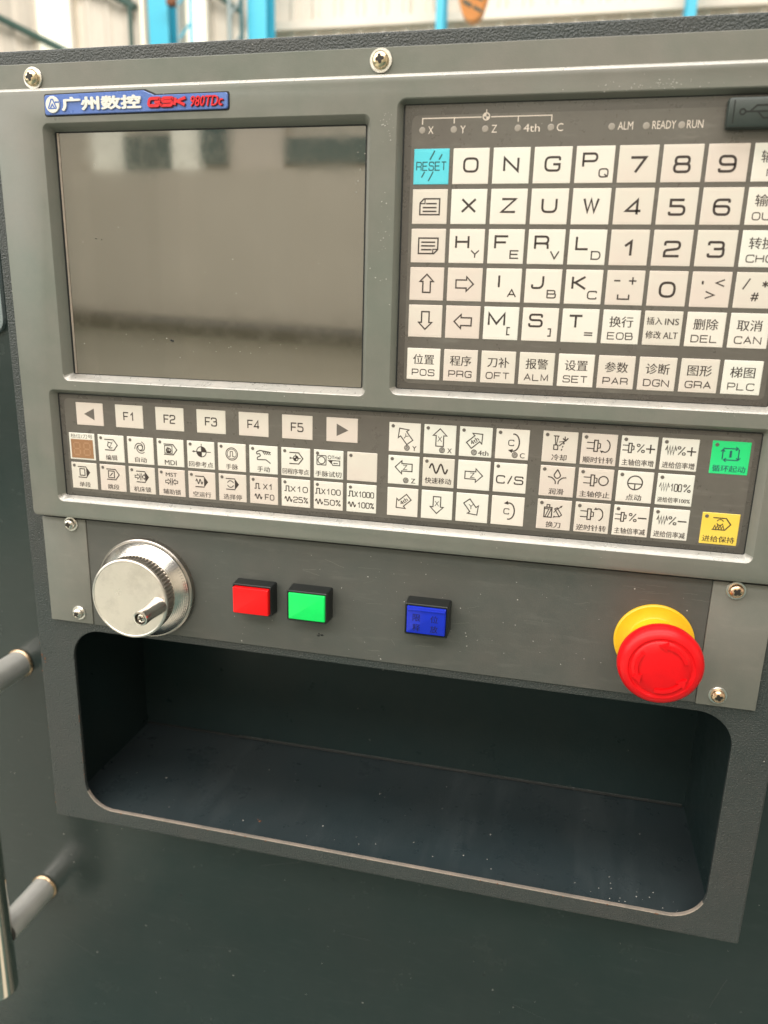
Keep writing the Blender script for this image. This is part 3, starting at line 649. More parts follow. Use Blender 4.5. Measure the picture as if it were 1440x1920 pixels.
# long bevel between flange and raised field, its highlight put into paler paint
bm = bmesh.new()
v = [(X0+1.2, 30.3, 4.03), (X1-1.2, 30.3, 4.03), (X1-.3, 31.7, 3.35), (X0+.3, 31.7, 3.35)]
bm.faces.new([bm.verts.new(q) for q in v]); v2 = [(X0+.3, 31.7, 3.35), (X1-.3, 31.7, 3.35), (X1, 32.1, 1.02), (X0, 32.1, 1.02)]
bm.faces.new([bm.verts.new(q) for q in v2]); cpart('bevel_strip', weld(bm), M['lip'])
# flange that carries the screws
cpart('flange', B(X0, 32.0, -2.9, X1, Y1, 1.0, b=.35), M['bezel'])
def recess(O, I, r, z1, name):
    """sloping recess wall: sides in paint, the bottom slope paler to carry its skylight reflection"""
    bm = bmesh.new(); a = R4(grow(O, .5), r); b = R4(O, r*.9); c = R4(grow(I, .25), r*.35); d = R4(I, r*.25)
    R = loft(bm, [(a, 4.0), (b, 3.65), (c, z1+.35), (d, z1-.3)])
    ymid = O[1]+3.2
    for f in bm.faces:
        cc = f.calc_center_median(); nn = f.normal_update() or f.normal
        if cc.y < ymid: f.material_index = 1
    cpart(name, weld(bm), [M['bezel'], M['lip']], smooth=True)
def gap(I, z, e):
    bm = bmesh.new(); a = rr(I[0]-.2, I[1]-.1, I[2]+.2, I[3]+.2, .5, 2); b = rr(I[0]+e, I[1]+.25, I[2]-e*.6, I[3]-e*.6, .5, 2)
    loft(bm, [(a, z+.05), (b, z+.05)]); bmesh.ops.recalc_face_normals(bm, faces=bm.faces); cpart('gap_seal', bm, M['fleck'])
gap(lcdI, -2.0, 1.0); gap(kpI, 0, .7); gap(opI, 0, .8)
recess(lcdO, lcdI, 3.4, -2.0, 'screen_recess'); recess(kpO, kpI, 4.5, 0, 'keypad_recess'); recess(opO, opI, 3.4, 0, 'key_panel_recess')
# screen
cpart('screen_glass', B(lcdI[0]-1.5, lcdI[1]-1.5, -4, lcdI[2]+1.5, lcdI[3]+1.5, -2.0), M['glass'])
cpart('screen_reflection_line', B(-195.0, lcdI[1]+.4, -2.0, -193.9, lcdI[3]-.4, -1.7), M['worn_glint'])  # reflection along the left of the glass, built as a thin strip
bm = bmesh.new()
for k in range(34): flake(bm, random.uniform(-190, -30), -94-6*random.random()+random.gauss(0, 2.0), -2.0, random.uniform(.1, .34))
for k in range(14): flake(bm, random.uniform(-192, -28), random.uniform(-110, 8), -2.0, random.uniform(.12, .35))
for k in range(16): flake(bm, random.gauss(-28, 2), random.gauss(-5, 9), -2.0, random.uniform(.1, .4))
cpart('glass_dust', bm, M['chip'])['kind'] = 'stuff'
bm = bmesh.new(); flake(bm, -133.5, -94.5, -2.0, 1.5); flake(bm, -176, -41.5, -2.0, .5); flake(bm, -172.5, -42, -2.0, .4); cpart('glass_spot', bm, M['fleck'])  # largest flake is a dark reflection painted onto the glass
# membranes
def membrane(I, inner, name):
    bm = B(I[0]-1, I[1]-1, -.9, I[2]+1, I[3]+1, 0); o = cpart(name, bm, M['film_border'])
    bm = bmesh.new(); loft(bm, [(rr(*inner, 3.0), 0.0), (rr(*inner, 3.0), .05)], cap1=True)
    q = obj('printed_field', rel(bm, CX, CY, 0), M['film'], o); return o
kmem = membrane(kpI, (-1.6, -111.2, 171.5, 14.6), 'keypad_film')
omem = membrane(opI, (-202.9, -184.6, 170.8, -129.3), 'key_panel_film')
# keys ---------------------------------------------------------------
_keymesh = {}
def key(x, y, w, h, mat, legend=None, dot=False, ink='ink', label=None, dotpos=None, hollow=False):
    """x,y = top-left corner on the panel; legend(bm) draws about the key centre"""
    kk = (round(w, 2), round(h, 2), mat)
    e = bpy.data.objects.new
    if kk not in _keymesh:
        bm = bmesh.new(); a = rr(-w/2, -h/2, w/2, h/2, .25, 2); b = rr(-w/2+.22, -h/2+.22, w/2-.22, h/2-.22, .25, 2); c = rr(-w/2+.9, -h/2+.9, w/2-.9, h/2-.9, .3, 2); d = rr(-w/2+1.1, -h/2+1.1, w/2-1.1, h/2-1.1, .3, 2)
        loft(bm, [(a, .04), (b, .24), (c, .24), (d, .27)], cap1=True)
        o = obj('key', bm, M[mat], cp); _keymesh[kk] = o.data
    else:
        o = e('key', _keymesh[kk]); COL.objects.link(o); o.parent = cp
    cx, cy = x+w/2-CX, y-h/2-CY; o.location = (cx*S, 0, cy*S)
    if label: o['label'] = label
    if legend:
        bm = bmesh.new(); legend(bm)
        if len(bm.faces): obj('legend', bm, M[ink], o)
        else: bm.free()
    if dot:
        dp = dotpos or (-w/2+2.1, h/2-1.9)
        bm = bmesh.new(); lathe(bm, [(.92, .25), (.92, .36), (.75, .42), (0, .42)], 14, *dp); obj('indicator', bm, M['dot'], o)
    return o
UW, UH, UPX, UPY = 17.14, 15.83, 19.0, 17.98
def big(ch, sub=None):
    def f(bm):
        if sub is None: wide(bm, ch, 0, .5 if not ch.isdigit() else -.4, 6.2 if ch.isdigit() else 5.7, 6.4, .74 if not ch.isdigit() else .82)
        else:
            ww = {'I': 4, 'L': 5.6, 'M': 7.6, 'W': 8.4}.get(ch, 6.0)
            wide(bm, ch, -2.2, 1.9, 5.5, ww, .72); wide(bm, sub, 4.2, -3.6, 3.4, 3.9 if sub not in '[]' else 3.4, .44)
    return f
def nudge(fn, dx, dy):
    def f(bm):
        fn(bm)
        for v in bm.verts: v.co.x += dx; v.co.y += dy
    return f
def reset(bm):
    wide(bm, 'RESET', 0, .2, 3.6, 2.25, .36)
    for a in (((-.8, 3), (1.4, 7)), ((3.6, 3), (5, 5.4))): ln(bm, *a, w=.45)
    for a in (((-4.6, -4.8), (-3.1, -2.2)), ((-1.2, -6.4), (1.0, -2.2))): ln(bm, *a, w=.45)
def page(down):
    def f(bm):
        if not down:
            ln(bm, (-4.8, -3.6), (-4.8, 1.7), (-2.9, 3.6), (4.8, 3.6), (4.8, -3.6), closed=True, w=.5); ln(bm, (-4.8, 1.4), (-2.4, 1.4), (-2.4, 3.6), w=.4)
            for yy in (1.4, -.4, -2.1): ln(bm, (-1.8 if yy > 1 else -3.4, yy), (3.4, yy), w=.5)
        else:
            ln(bm, (-4.8, 3.6), (4.8, 3.6), (4.8, -1.7), (2.9, -3.6), (-4.8, -3.6), closed=True, w=.5); ln(bm, (4.8, -1.6), (2.4, -1.6), (2.4, -3.6), w=.4)
            for yy in (1.7, 0, -1.8): ln(bm, (-3.5, yy), (3.4 if yy > -1 else 1.8, yy), w=.5)
    return f
def arr(a): return lambda bm: arrow(bm, 0, .3, 8.6, a, hw=3.4, sw=1.9, w=.5)
def cjk(top, bot, th=5.0, tw=10.8, bw=3.1):
    def f(bm):
        text(bm, top, 0, 2.4, th, tw); wide(bm, bot, 0, -4.2, 3.0, bw, .34)
    return f
def kU(c, r): return (c*UPX, -r*UPY)
rows = [
 [('RESET', reset, 'cyan', 'inkteal'), ('O', big('O'), 'key'), ('N', big('N'), 'key'), ('G', big('G'), 'key'), ('P Q', big('P', 'Q'), 'key'), ('7', big('7'), 'keypink'), ('8', big('8'), 'keypink'), ('9', big('9'), 'keypink'), ('输入 IN', cjk('输入', 'IN', bw=3.3), 'key')],
 [('page up symbol', page(False), 'keypink'), ('X', big('X'), 'key'), ('Z', big('Z'), 'key'), ('U', big('U'), 'key'), ('W', big('W'), 'key'), ('4', big('4'), 'keypink'), ('5', big('5'), 'keypink'), ('6', big('6'), 'keypink'), ('输出 OUT', cjk('输出', 'OUT'), 'key')],
 [('page down symbol', page(True), 'keypink'), ('H Y', big('H', 'Y'), 'key'), ('F E', big('F', 'E'), 'key'), ('R V', big('R', 'V'), 'key'), ('L D', big('L', 'D'), 'key'), ('1', big('1'), 'keypink'), ('2', big('2'), 'keypink'), ('3', big('3'), 'keypink'), ('转换 CHG', cjk('转换', 'CHG'), 'key')],
 [('up arrow', arr(90), 'keypink'), ('right arrow', arr(0), 'keypink'), ('I A', big('I', 'A'), 'key'), ('J B', big('J', 'B'), 'key'), ('K C', big('K', 'C'), 'key'),
  ('minus, plus and space', lambda bm: (wide(bm, '-', -3.8, 3.2, 3, 2.8, .5), wide(bm, '+', 3.2, 3.2, 3.4, 3.4, .5), wide(bm, '_', -.4, -3, 4.2, 5.0, .5)), 'keypink'), ('0', big('0'), 'keypink'),
  ('dot and angle brackets', lambda bm: (wide(bm, '.', -3.8, 3, 3, 2.8, .7), wide(bm, '<', 3.8, 3, 3.2, 3.6, .45), wide(bm, '>', -.2, -2.4, 3.4, 3.8, .45)), 'keypink'),
  ('slash, star and hash', lambda bm: (wide(bm, '/', -4, 2.8, 4.8, 3.8, .45), wide(bm, '*', 4, 2.8, 2.8, 2.6, .42), wide(bm, '#', .2, -2.8, 3.8, 3.4, .42)), 'keypink')],
 [('down arrow', arr(270), 'keypink'), ('left arrow', arr(180), 'keypink'), ('M [', big('M', '['), 'key'), ('S ]', big('S', ']'), 'key'), ('T =', big('T', '='), 'key'), ('换行 EOB', cjk('换行', 'EOB'), 'key'),
  ('插入INS 修改ALT', lambda bm: (text(bm, '插入', -3.9, 3.3, 3.5, 7.0), text(bm, 'INS', 3.9, 3.1, 3.0, 6.2), text(bm, '修改', -3.9, -3.1, 3.5, 7.0), text(bm, 'ALT', 3.9, -3.2, 3.0, 6.4)), 'keypink'),
  ('删除 DEL', cjk('删除', 'DEL'), 'key'), ('取消 CAN', cjk('取消', 'CAN'), 'key')],
]
for r, row in enumerate(rows):
    for c, it in enumerate(row):
        nm, fn, mt = it[:3]; x, y = kU(c, r)
        key(x, y, UW, UH, mt, fn, ink=it[3] if len(it) > 3 else 'ink', label=('bright blue key marked ' if mt == 'cyan' else 'white key marked ')+nm)
for c, (a, b) in enumerate([('位置', 'POS'), ('程序', 'PRG'), ('刀补', 'OFT'), ('报警', 'ALM'), ('设置', 'SET'), ('参数', 'PAR'), ('诊断', 'DGN'), ('图形', 'GRA'), ('梯图', 'PLC')]):
    key(c*UPX, -93.29, UW, UH, 'keypink' if c % 4 else 'key', cjk(a, b), label='white key marked %s %s' % (a, b))
# function row
def ftext(s): return lambda bm: wide(bm, s, 0, 0, 4.4, 2.9, .5, gap=.3)
def fitw(bm, s, cx, cy, h, W_, st=.34): wide(bm, s, cx, cy, h, W_/(1.34*len(s)-.34), st)
for c, s in enumerate(['<', 'F1', 'F2', 'F3', 'F4', 'F5', '>']):
    if s == '<': fn = lambda bm: fill(bm, [(-3.6, 0), (3.0, 3.4), (3.0, -3.4)], IK)
    elif s == '>': fn = lambda bm: fill(bm, [(3.6, 0), (-3.0, 3.4), (-3.0, -3.4)], IK)
    else: fn = ftext(s)
    key(-195.34+25.37*c, -131.33, 17.55, 13.17, 'keypink', fn, ink='ink' if s not in '<>' else 'dot', label='white key marked '+{'<': 'left triangle', '>': 'right triangle'}.get(s, s))
# left block, two rows of ten
AX, AY, APX, APY, AW, AH = -201.46, -149.39, 18.91, -17.6, 16.82, 15.87
def sub(bm, s, y=-5.3, h=3.1, w=None):
    n = len(s); text(bm, s, 0, y, h, w or min(14.8, 3.7*n))
def i_edit(bm):
    tag_(bm, 2.2, 6.2); ln(bm, (-2.0, 3.9), (.6, 3.2), (1.2, 4.2), (-.9, .6), (-2.2, 1.4), closed=False, w=.36); ln(bm, (-1.6, 3.5), (-2.2, 1.6), (-.9, .3), (.9, .5), w=.36); sub(bm, '编辑')
def i_auto(bm):
    circ(bm, 0, 1.8, 1.5, .36)
    for a in (0, 120, 240):
        P = [((.0+(1.5+2.1*k/14)*math.cos(math.radians(a+k*14))), 1.8+(1.5+2.1*k/14)*math.sin(math.radians(a+k*14))) for k in range(15)]; ribbon(bm, P, .36, IK)
    sub(bm, '自动')
def i_mdi(bm):
    tag_(bm, 2, 6.0); ln(bm, (-3.4, 4.2), (1.2, 4.2), (1.2, -.2), (-3.4, -.2), closed=True, w=.34); circ(bm, -1, 1.4, 1.4, .45); ln(bm, (-1.8, 1), (-1.8, 3.4), w=.4); ln(bm, (-.9, 1), (-.9, 3.0), w=.4); ln(bm, (-2, .6), (.2, .6), w=.9); text(bm, 'MDI', 0, -5.6, 2.8, 7.4)
def refsym(bm, cx, cy, r, ext):
    circ(bm, cx, cy, r, .34)
    fill(bm, [(cx, cy)]+arcpts(cx, cy, r, 0, 90, 8), IK); fill(bm, [(cx, cy)]+arcpts(cx, cy, r, 180, 270, 8), IK)
    ln(bm, (cx-ext, cy), (cx+ext, cy), w=.3); ln(bm, (cx, cy-r), (cx, cy+ext*.8), w=.3); ahead(bm, cx-r-1.7, cy, 0, 1.1)
def i_ref(bm): refsym(bm, .5, 2.0, 2.9, 5.8); sub(bm, '回参考点')
def i_hw(bm): handw(bm, 0, 2.0, 3.5); sub(bm, '手脉')
def i_hand(bm):
    ln(bm, (4.4, 4.4), (1.2, 4.8), (-2.0, 5.2), (-4.0, 4.3), (-3.9, 3.0), (-2.2, 3.4), (-1.6, 2.2), (-3.6, 1.2), (-3.6, -.1), (1.6, .1), (4.2, -1.8), w=.42, r=.5)
    for k in range(4): ln(bm, (-.4+k*1.1, 4.9), (.9+k*1.1, 3.0), w=.38)
    sub(bm, '手动')
def i_zero(bm): tag_(bm, 2.2, 6.2, x0=-3.6); refsym(bm, .1, 2.2, 1.4, 2.9); sub(bm, '回程序零点', w=15.2)
def i_trial(bm):
    ln(bm, (-6.6, -.4), (-1.4, -.4), (-1.4, 4.8), (-6.6, 4.8), closed=True, w=.36, r=.4); circ(bm, -4, 2.2, 2.0, .36); circ(bm, .6, 4.1, .9, .24); text(bm, 'Trial', 4.2, 4.2, 1.8, 4.8)
    fill(bm, [(-.6, 2.6), (2.4, 2.4), (1.6, .4)], IK); ln(bm, (1.0, 2.4), (6.4, 2.4), (6.4, -.2), (2.4, -.2), closed=True, w=.34); ln(bm, (5.4, .9), (3.2, .9), w=.3); ahead(bm, 3.2, .9, 180, .7); sub(bm, '手脉试切')
def i_single(bm): tag_(bm, 2.2, 6.4, True); ln(bm, (-2.8, .2), (.4, .2), (.4, 4.2), (-2.8, 4.2), closed=True, w=.42); sub(bm, '单段')
def i_skip(bm): tag_(bm, 2.2, 6.2); ln(bm, (-2.8, .2), (1.0, .2), (1.0, 4.2), (-2.8, 4.2), closed=True, w=.42); ln(bm, (-1.8, 1.2), (0, 3.2), w=.42); sub(bm, '跳段')
def lockarr(bm, cy, x=0):
    for s in (-1, 1):
        P = [(x+s*.7, cy), (x+s*2.2, cy+1.5), (x+s*2.2, cy+.7), (x+s*3.8, cy+.7), (x+s*3.8, cy-.7), (x+s*2.2, cy-.7), (x+s*2.2, cy-1.5)]
        ribbon(bm, P, .32, IK, True)
    ln(bm, (x-.5, cy+2.1), (x-.5, cy-2.1), w=.3); ln(bm, (x+.5, cy+2.1), (x+.5, cy-2.1), w=.3)
def i_mlock(bm): tag_(bm, 2.2, 6.4, True, x0=-3.6, x1=4.8); lockarr(bm, 2.2, -.6); sub(bm, '机床锁')
def i_alock(bm): text(bm, 'MST', 0, 4.9, 2.3, 7.0, bold=.02); lockarr(bm, .7); sub(bm, '辅助锁')
def i_dry(bm): tag_(bm, 2.2, 6.2, True); wave(bm, -3.6, .6, 2.2, 1.3, 2, .42); sub(bm, '空运行')
def i_ostop(bm): tag_(bm, 2.2, 6.2, True); circ(bm, -1.2, 2.2, 1.9, .36, 20, 160); circ(bm, -1.2, 2.2, 1.9, .36, 200, 340); sub(bm, '选择停')
def i_step(a, b, n=1):
    def f(bm):
        x = -7.6 if len(a) > 3 else -5.6 if len(a) == 2 else -6.6
        pulse(bm, x, 2.4, .95); fitw(bm, a, x+4.0+(6.8-x-3.0)*.5-.6, 2.3, 3.0, (6.8-x-3.6)*(.62 if len(a) == 2 else 1)); wave(bm, x+.2, x+4.4, -3.6, 1.3, 2, .42); fitw(bm, b, x+5.2+(7.2-x-5.2)*.5, -3.7, 3.0, (7.2-x-5.6)*(.72 if len(b) == 2 else 1))
    return f
A0 = [None, ('编辑 edit', i_edit), ('自动 automatic', i_auto), ('MDI', i_mdi), ('回参考点 reference point', i_ref), ('手脉 handwheel', i_hw), ('手动 hand', i_hand), ('回程序零点 program zero', i_zero), ('手脉试切 Trial', i_trial), ('nothing but a dot', lambda bm: None)]
A1 = [('单段', i_single), ('跳段', i_skip), ('机床锁', i_mlock), ('辅助锁 MST', i_alock), ('空运行', i_dry), ('选择停', i_ostop), ('X1 F0', i_step('X1', 'F0')), ('X10 25%', i_step('X10', '25%')), ('X100 50%', i_step('X100', '50%')), ('X1000 100%', i_step('X1000', '100%'))]
for r, row in enumerate((A0, A1)):
    for c, it in enumerate(row):
        x, y = AX+c*APX, AY+r*APY
        if it is None:
            dspl = key(x, y, AW, AH, 'key', lambda bm: text(bm, '档位/刀号', 0, 6.1, 2.6, 14.2, bold=-.006), ink='dot', label='white tile with a small brown two digit display')
            obj('display_window', B(-7.2, -6.9, .2, 7.2, 4.2, .42), M['segbrown'], dspl)
            bm = bmesh.new()
            for dx in (-3.4, 3.2):
                w2, h2 = 2.0, 3.6
                for a, b in (((-w2, h2), (w2, h2)), ((-w2, 0), (w2, 0)), ((-w2, -h2), (w2, -h2))): ribbon(bm, [(a[0]*.8+dx, a[1]-1.4), (b[0]*.8+dx, b[1]-1.4)], .7, .45)
                for a, b in (((-w2, .5), (-w2, h2-.4)), ((w2, .5), (w2, h2-.4)), ((-w2, -.5), (-w2, -h2+.4)), ((w2, -.5), (w2, -h2+.4))): ribbon(bm, [(a[0]+dx, a[1]-1.4), (b[0]+dx, b[1]-1.4)], .7, .45)
            obj('digit_segments', bm, M['segdark'], dspl); continue
        key(x, y, AW, AH, 'key' if (r == 0 and c < 9) or (r == 1 and c > 6) else 'keypink', it[1], dot=True, label='white key marked '+it[0])
# axis block 4 x 3
BX, BY, BPX, BPY, BW_, BH_ = -8.37, -131.94, 18.78, -17.65, 16.93, 15.64
def ax(ang, s, low=None, cy=1.2, L=9.2):
    def f(bm):
        y = cy if low else 0
        arrow(bm, 0, y, L, ang, hw=3.6, sw=2.0, w=.40)
        ta = {'4th': 38 if ang < 90 else 40}.get(s, 0); a = math.radians(ang)
        if s == 'Y' and low: ta = -40
        if s == '4th': rtext(bm, s, -math.cos(a)*.9, y-math.sin(a)*.9, 2.4, 4.6, ta)
        else: rtext(bm, s, -math.cos(a)*.8, y-math.sin(a)*.8, 2.7, 2.5, ta, bold=-.01)
        if low:
            minihw(bm, 1.4 if len(low) == 1 else -.6, -5.4); text(bm, low, 5.4 if len(low) == 1 else 4.2, -5.5, 2.5, 2.3 if len(low) == 1 else 5.4)
    return f
def carc(up, low):
    def f(bm):
        y = 1.0 if low else 0
        ribbon(bm, arcpts(.6, y, 2.9, -100, 100, 20, ry=4.4), .5, IK)
        wide(bm, 'C', -.6, y-.2, 2.8, 2.6, .34)
        if low: ahead(bm, -.4, y-4.3, 170, 1.7); minihw(bm, 1.6, -5.4); text(bm, 'C', 5.4, -5.5, 2.6, 2.3)
        else: ahead(bm, -.6, y+4.3, 190, 1.7)
    return f
def rapid(bm): wave(bm, -4.8, 4.8, 2.2, 2.4, 2, .62); text(bm, '快速移动', 0, -4.4, 3.3, 14)
Bk = [[('Y arrow pointing up left', ax(128, 'Y', 'Y')), ('X arrow pointing up', ax(90, 'X', 'X')), ('4th arrow pointing up right', ax(42, '4th', '4th')), ('C with a clockwise arc', carc(0, 'C'))],
      [('Z arrow pointing left', ax(180, 'Z', 'Z', 1.6)), ('快速移动 rapid wave', rapid), ('Z arrow pointing right', ax(0, 'Z')), ('C/S', lambda bm: (wide(bm, 'C', -4.8, -1, 3.8, 4.0, .5), wide(bm, '/', 0, -1, 4.2, 2.8, .5), wide(bm, 'S', 4.6, -1, 3.8, 4.2, .5)))],
      [('4th arrow pointing down left', ax(222, '4th')), ('X arrow pointing down', ax(270, 'X')), ('Y arrow pointing down right', ax(308, 'Y')), ('C with a counterclockwise arc', carc(1, None))]]
for r in range(3):
    for c in range(4):
        nm, fn = Bk[r][c]
        key(BX+c*BPX, BY+r*BPY, BW_, BH_, 'keypink' if (r, c) == (1, 1) else 'key', fn, dot=(r == 0 or (r == 1 and c != 2)), label=('pinkish key marked ' if (r, c) == (1, 1) else 'white key marked ')+nm)
# spindle and feed block 4 x 3
CXX, CYY, CPX, CPY, CW_, CH_ = 71.59, -131.62, 19.08, -17.74, 17.25, 15.94
def s2(bm, s, w=None): sub(bm, s, -5.3, 3.2, w or min(15, 3.7*len(s)))
def i_cool(bm):
    ln(bm, (-3.4, 5.6), (-.6, 5.6), w=.4); ln(bm, (-2.6, 5.4), (-2.2, 1.0), w=.34); ln(bm, (-1.2, 5.4), (-1.8, 1.0), w=.34); ln(bm, (-3, 1), (-1.0, 1), (-1.0, -1.3), (-3, -1.3), closed=True, w=.4)
    ln(bm, (1.2, 4.6), (2.6, 3.4), (3.8, 4.8), w=.5); ln(bm, (2.4, 3.6), (2.2, 5.6), w=.4); ln(bm, (2.2, 3.2), (-.4, .6), w=.4); ln(bm, (2.2, 3.2), (-.6, 2.6), w=.3)
    for k in range(3): ln(bm, (2.0-k*.45, 2.4-k*1.6), (1.7-k*.45, 1.5-k*1.6), w=.42)
    s2(bm, '冷却')
def i_lube(bm):
    ribbon(bm, rpoly([(0, 6.2, .2), (1.9, 2.9, 1.2), (0, 1.2, 1.6), (-1.9, 2.9, 1.2)], True), .42, IK, True)
    ln(bm, (-4.6, 2.2), (-2.6, 2.0), (-.7, .2), (-.7, -1.4), w=.42, r=.8); ln(bm, (4.6, 2.2), (2.6, 2.0), (.7, .2), (.7, -1.4), w=.42, r=.8); s2(bm, '润滑')
def i_tool(bm):
    ln(bm, (-5, -1.4), (-1.2, -1.4), (-1.2, 3.8), (-5, 3.8), closed=True, w=.42); ln(bm, (-5, 3.0), (-1.2, 3.0), w=.34); ln(bm, (-3.8, 3.8), (-3.8, 5.2), (-2.4, 5.2), (-2.4, 3.8), w=.4); ln(bm, (-4.4, -1.2), (-2.8, 2.8), w=.34); ln(bm, (-3.2, -1.2), (-1.6, 2.8), w=.34)
    ln(bm, (.2, 3.2), (2.8, -.8), (3.9, .2), (1.4, 3.9), closed=True, w=.38); ln(bm, (-.2, 1.2), (2.0, 3.9), w=.3); ahead(bm, 3.4, 4.6, 40, 1.0); ahead(bm, .2, -1.0, 220, 1.0); ln(bm, (1.0, 2.8), (3.2, 4.4), w=.34); ln(bm, (2.8, -.8), (.4, -1.0), w=.34); s2(bm, '换刀')
def i_sp(kind):
    def f(bm):
        spindle(bm, -2.4, 2.0, 1.0)
        if kind == 'stop': circ(bm, 3.8, 2.0, 2.3, .42); s2(bm, '主轴停止'); return
        a = (-120, 80) if kind == 'cw' else (-80, 120)
        ribbon(bm, arcpts(3.0, 2.0, 2.2, a[0], a[1], 20, ry=3.1), .42, IK)
        if kind == 'cw': ahead(bm, 1.5, -.9, 150, 1.2)
        else: ahead(bm, 1.5, 4.9, 210, 1.2)
        s2(bm, '顺时针转' if kind == 'cw' else '逆时针转')
    return f
def i_pc(kind, sgn, s):
    def f(bm):
        if kind == 's': spindle(bm, -4.9, 2.0, .82)
        else: ribbon(bm, [(-6.6+k*.62, 2.0+(2.0 if k % 2 else -2.0)*(1 if 0 < k < 8 else 0)) for k in range(9)], .46, IK)
        wide(bm, '%', .8, 2.0, 4.0, 3.6, .36); wide(bm, sgn, 5.4, 1.9, 4.4, 4.2, .5); s2(bm, s, 15)
    return f
def i_jog(bm):
    circ(bm, 0, 2.2, 3.5, .45); ln(bm, (-3.4, 1.7), (3.4, 1.7), w=.42); ln(bm, (0, 1.7), (0, -1.2), w=.42); s2(bm, '点动')
def i_100(bm):
    ribbon(bm, [(-7.4+k*.58, 1.2+(2.0 if k % 2 else -2.0)*(1 if 0 < k < 8 else 0)) for k in range(9)], .36, IK); fitw(bm, '100', .4, 1.2, 3.6, 5.2); fitw(bm, '%', 5.6, 1.2, 3.6, 3.2); sub(bm, '进给倍率100%', -5.2, 2.7, 15.4)
Ck = [[('冷却 coolant', i_cool), ('顺时针转 spindle clockwise', i_sp('cw')), ('主轴倍率增 spindle percent plus', i_pc('s', '+', '主轴倍率增')), ('进给倍率增 feed percent plus', i_pc('f', '+', '进给倍率增'))],
      [('润滑 lubrication drop', i_lube), ('主轴停止 spindle stop', i_sp('stop')), ('点动 jog circle', i_jog), ('进给倍率100%', i_100)],
      [('换刀 tool change', i_tool), ('逆时针转 spindle counterclockwise', i_sp('ccw')), ('主轴倍率减 spindle percent minus', i_pc('s', '-', '主轴倍率减')), ('进给倍率减 feed percent minus', i_pc('f', '-', '进给倍率减'))]]
for r in range(3):
    for c in range(4):
        nm, fn = Ck[r][c]; key(CXX+c*CPX, CYY+r*CPY, CW_, CH_, 'key' if c > 1 else 'keypink', fn, dot=True, label='white key marked '+nm)
def i_start(bm):
    for a in ((-3.6, 4.6, 2.6, 4.6, 3.2, 4.6, 0), (3.6, 4.4, 3.6, -.8, 3.6, -1.0, 270), (3.4, -1.0, -2.6, -1.0, -3.0, -1.0, 180), (-3.6, -.8, -3.6, 3.8, -3.6, 4.2, 90)):
        ln(bm, (a[0], a[1]), (a[2], a[3]), w=.4)
        x, y, d = a[4], a[5], math.radians(a[6])
        for s in (2.5, -2.5): ln(bm, (x, y), (x+1.5*math.cos(d+s), y+1.5*math.sin(d+s)), w=.36)
    ln(bm, (0, 3.6), (0, .2), w=.8); s2(bm, '循环起动', 15)
def i_hold(bm):
    tag_(bm, 2.6, 6.0, x0=-3.6, x1=4.8); circ(bm, -.2, 3.4, 1.5, .34, 20, 160); circ(bm, -.2, 3.4, 1.5, .34, 200, 340)
    ribbon(bm, [(-3+k*.62, .9+(.9 if k % 2 else -.9)) for k in range(9)], .34, IK); s2(bm, '进给保持', 15)
key(151.94, -131.5, 17.47, 16.15, 'green', i_start, dot=True, ink='inkteal', label='bright green key marked 循环起动 with a square of arrows')
key(151.94, -167.25, 17.47, 16.15, 'yellow', i_hold, dot=True, label='yellow key marked 进给保持')
# white print and indicator lamps above the keypad
z = .07
def prt(name, fn):
    bm = bmesh.new(); fn(bm); obj(name, rel(bm, CX, CY, 0), M['inkwhite'], kmem)
for s, x, w_ in (('X', 7.6, 2.6), ('Y', 22.9, 2.6), ('Z', 37.6, 2.5), ('4th', 54.8, 7.4), ('C', 67.6, 2.9), ('ALM', 96.4, 6.6), ('READY', 113.0, 10.0), ('RUN', 126.0, 6.8)):
    prt('lettering', lambda bm: text(bm, s, x, 8.1, 3.3, w_, z, bold=-.012))
prt('bracket_line', lambda bm: (ribbon(bm, [(3.5, 10.6), (3.5, 13.2), (31.4, 13.2)], .36, z), ribbon(bm, [(18.6, 13.0), (18.6, 10.8)], .36, z)))
prt('bracket_line', lambda bm: (ribbon(bm, [(35.8, 13.2), (63.6, 13.2), (63.6, 10.6)], .36, z), ribbon(bm, [(48.4, 13.0), (48.4, 10.8)], .36, z)))
prt('reference_symbol', lambda bm: (ribbon(bm, arcpts(33.6, 13.4, 1.5, 0, 360, 20)[:-1], .4, z, True), fill(bm, [(33.6, 13.4)]+arcpts(33.6, 13.4, 1.5, 90, 180, 6), z), fill(bm, [(33.6, 13.4)]+arcpts(33.6, 13.4, 1.5, 270, 360, 6), z), ribbon(bm, [(33.6, 14.8), (33.6, 16.4)], .3, z)))
for x in (3.5, 18.6, 33.4, 48.5, 63.5, 90.5, 105.4, 120.4):
    bm = bmesh.new(); lathe(bm, [(1.5, .05), (1.5, .12), (1.2, .22), (0, .24)], 20, x, 8.1 if x < 80 else 7.8); obj('indicator', rel(bm, CX, CY, 0), M['ledwhite'], kmem)
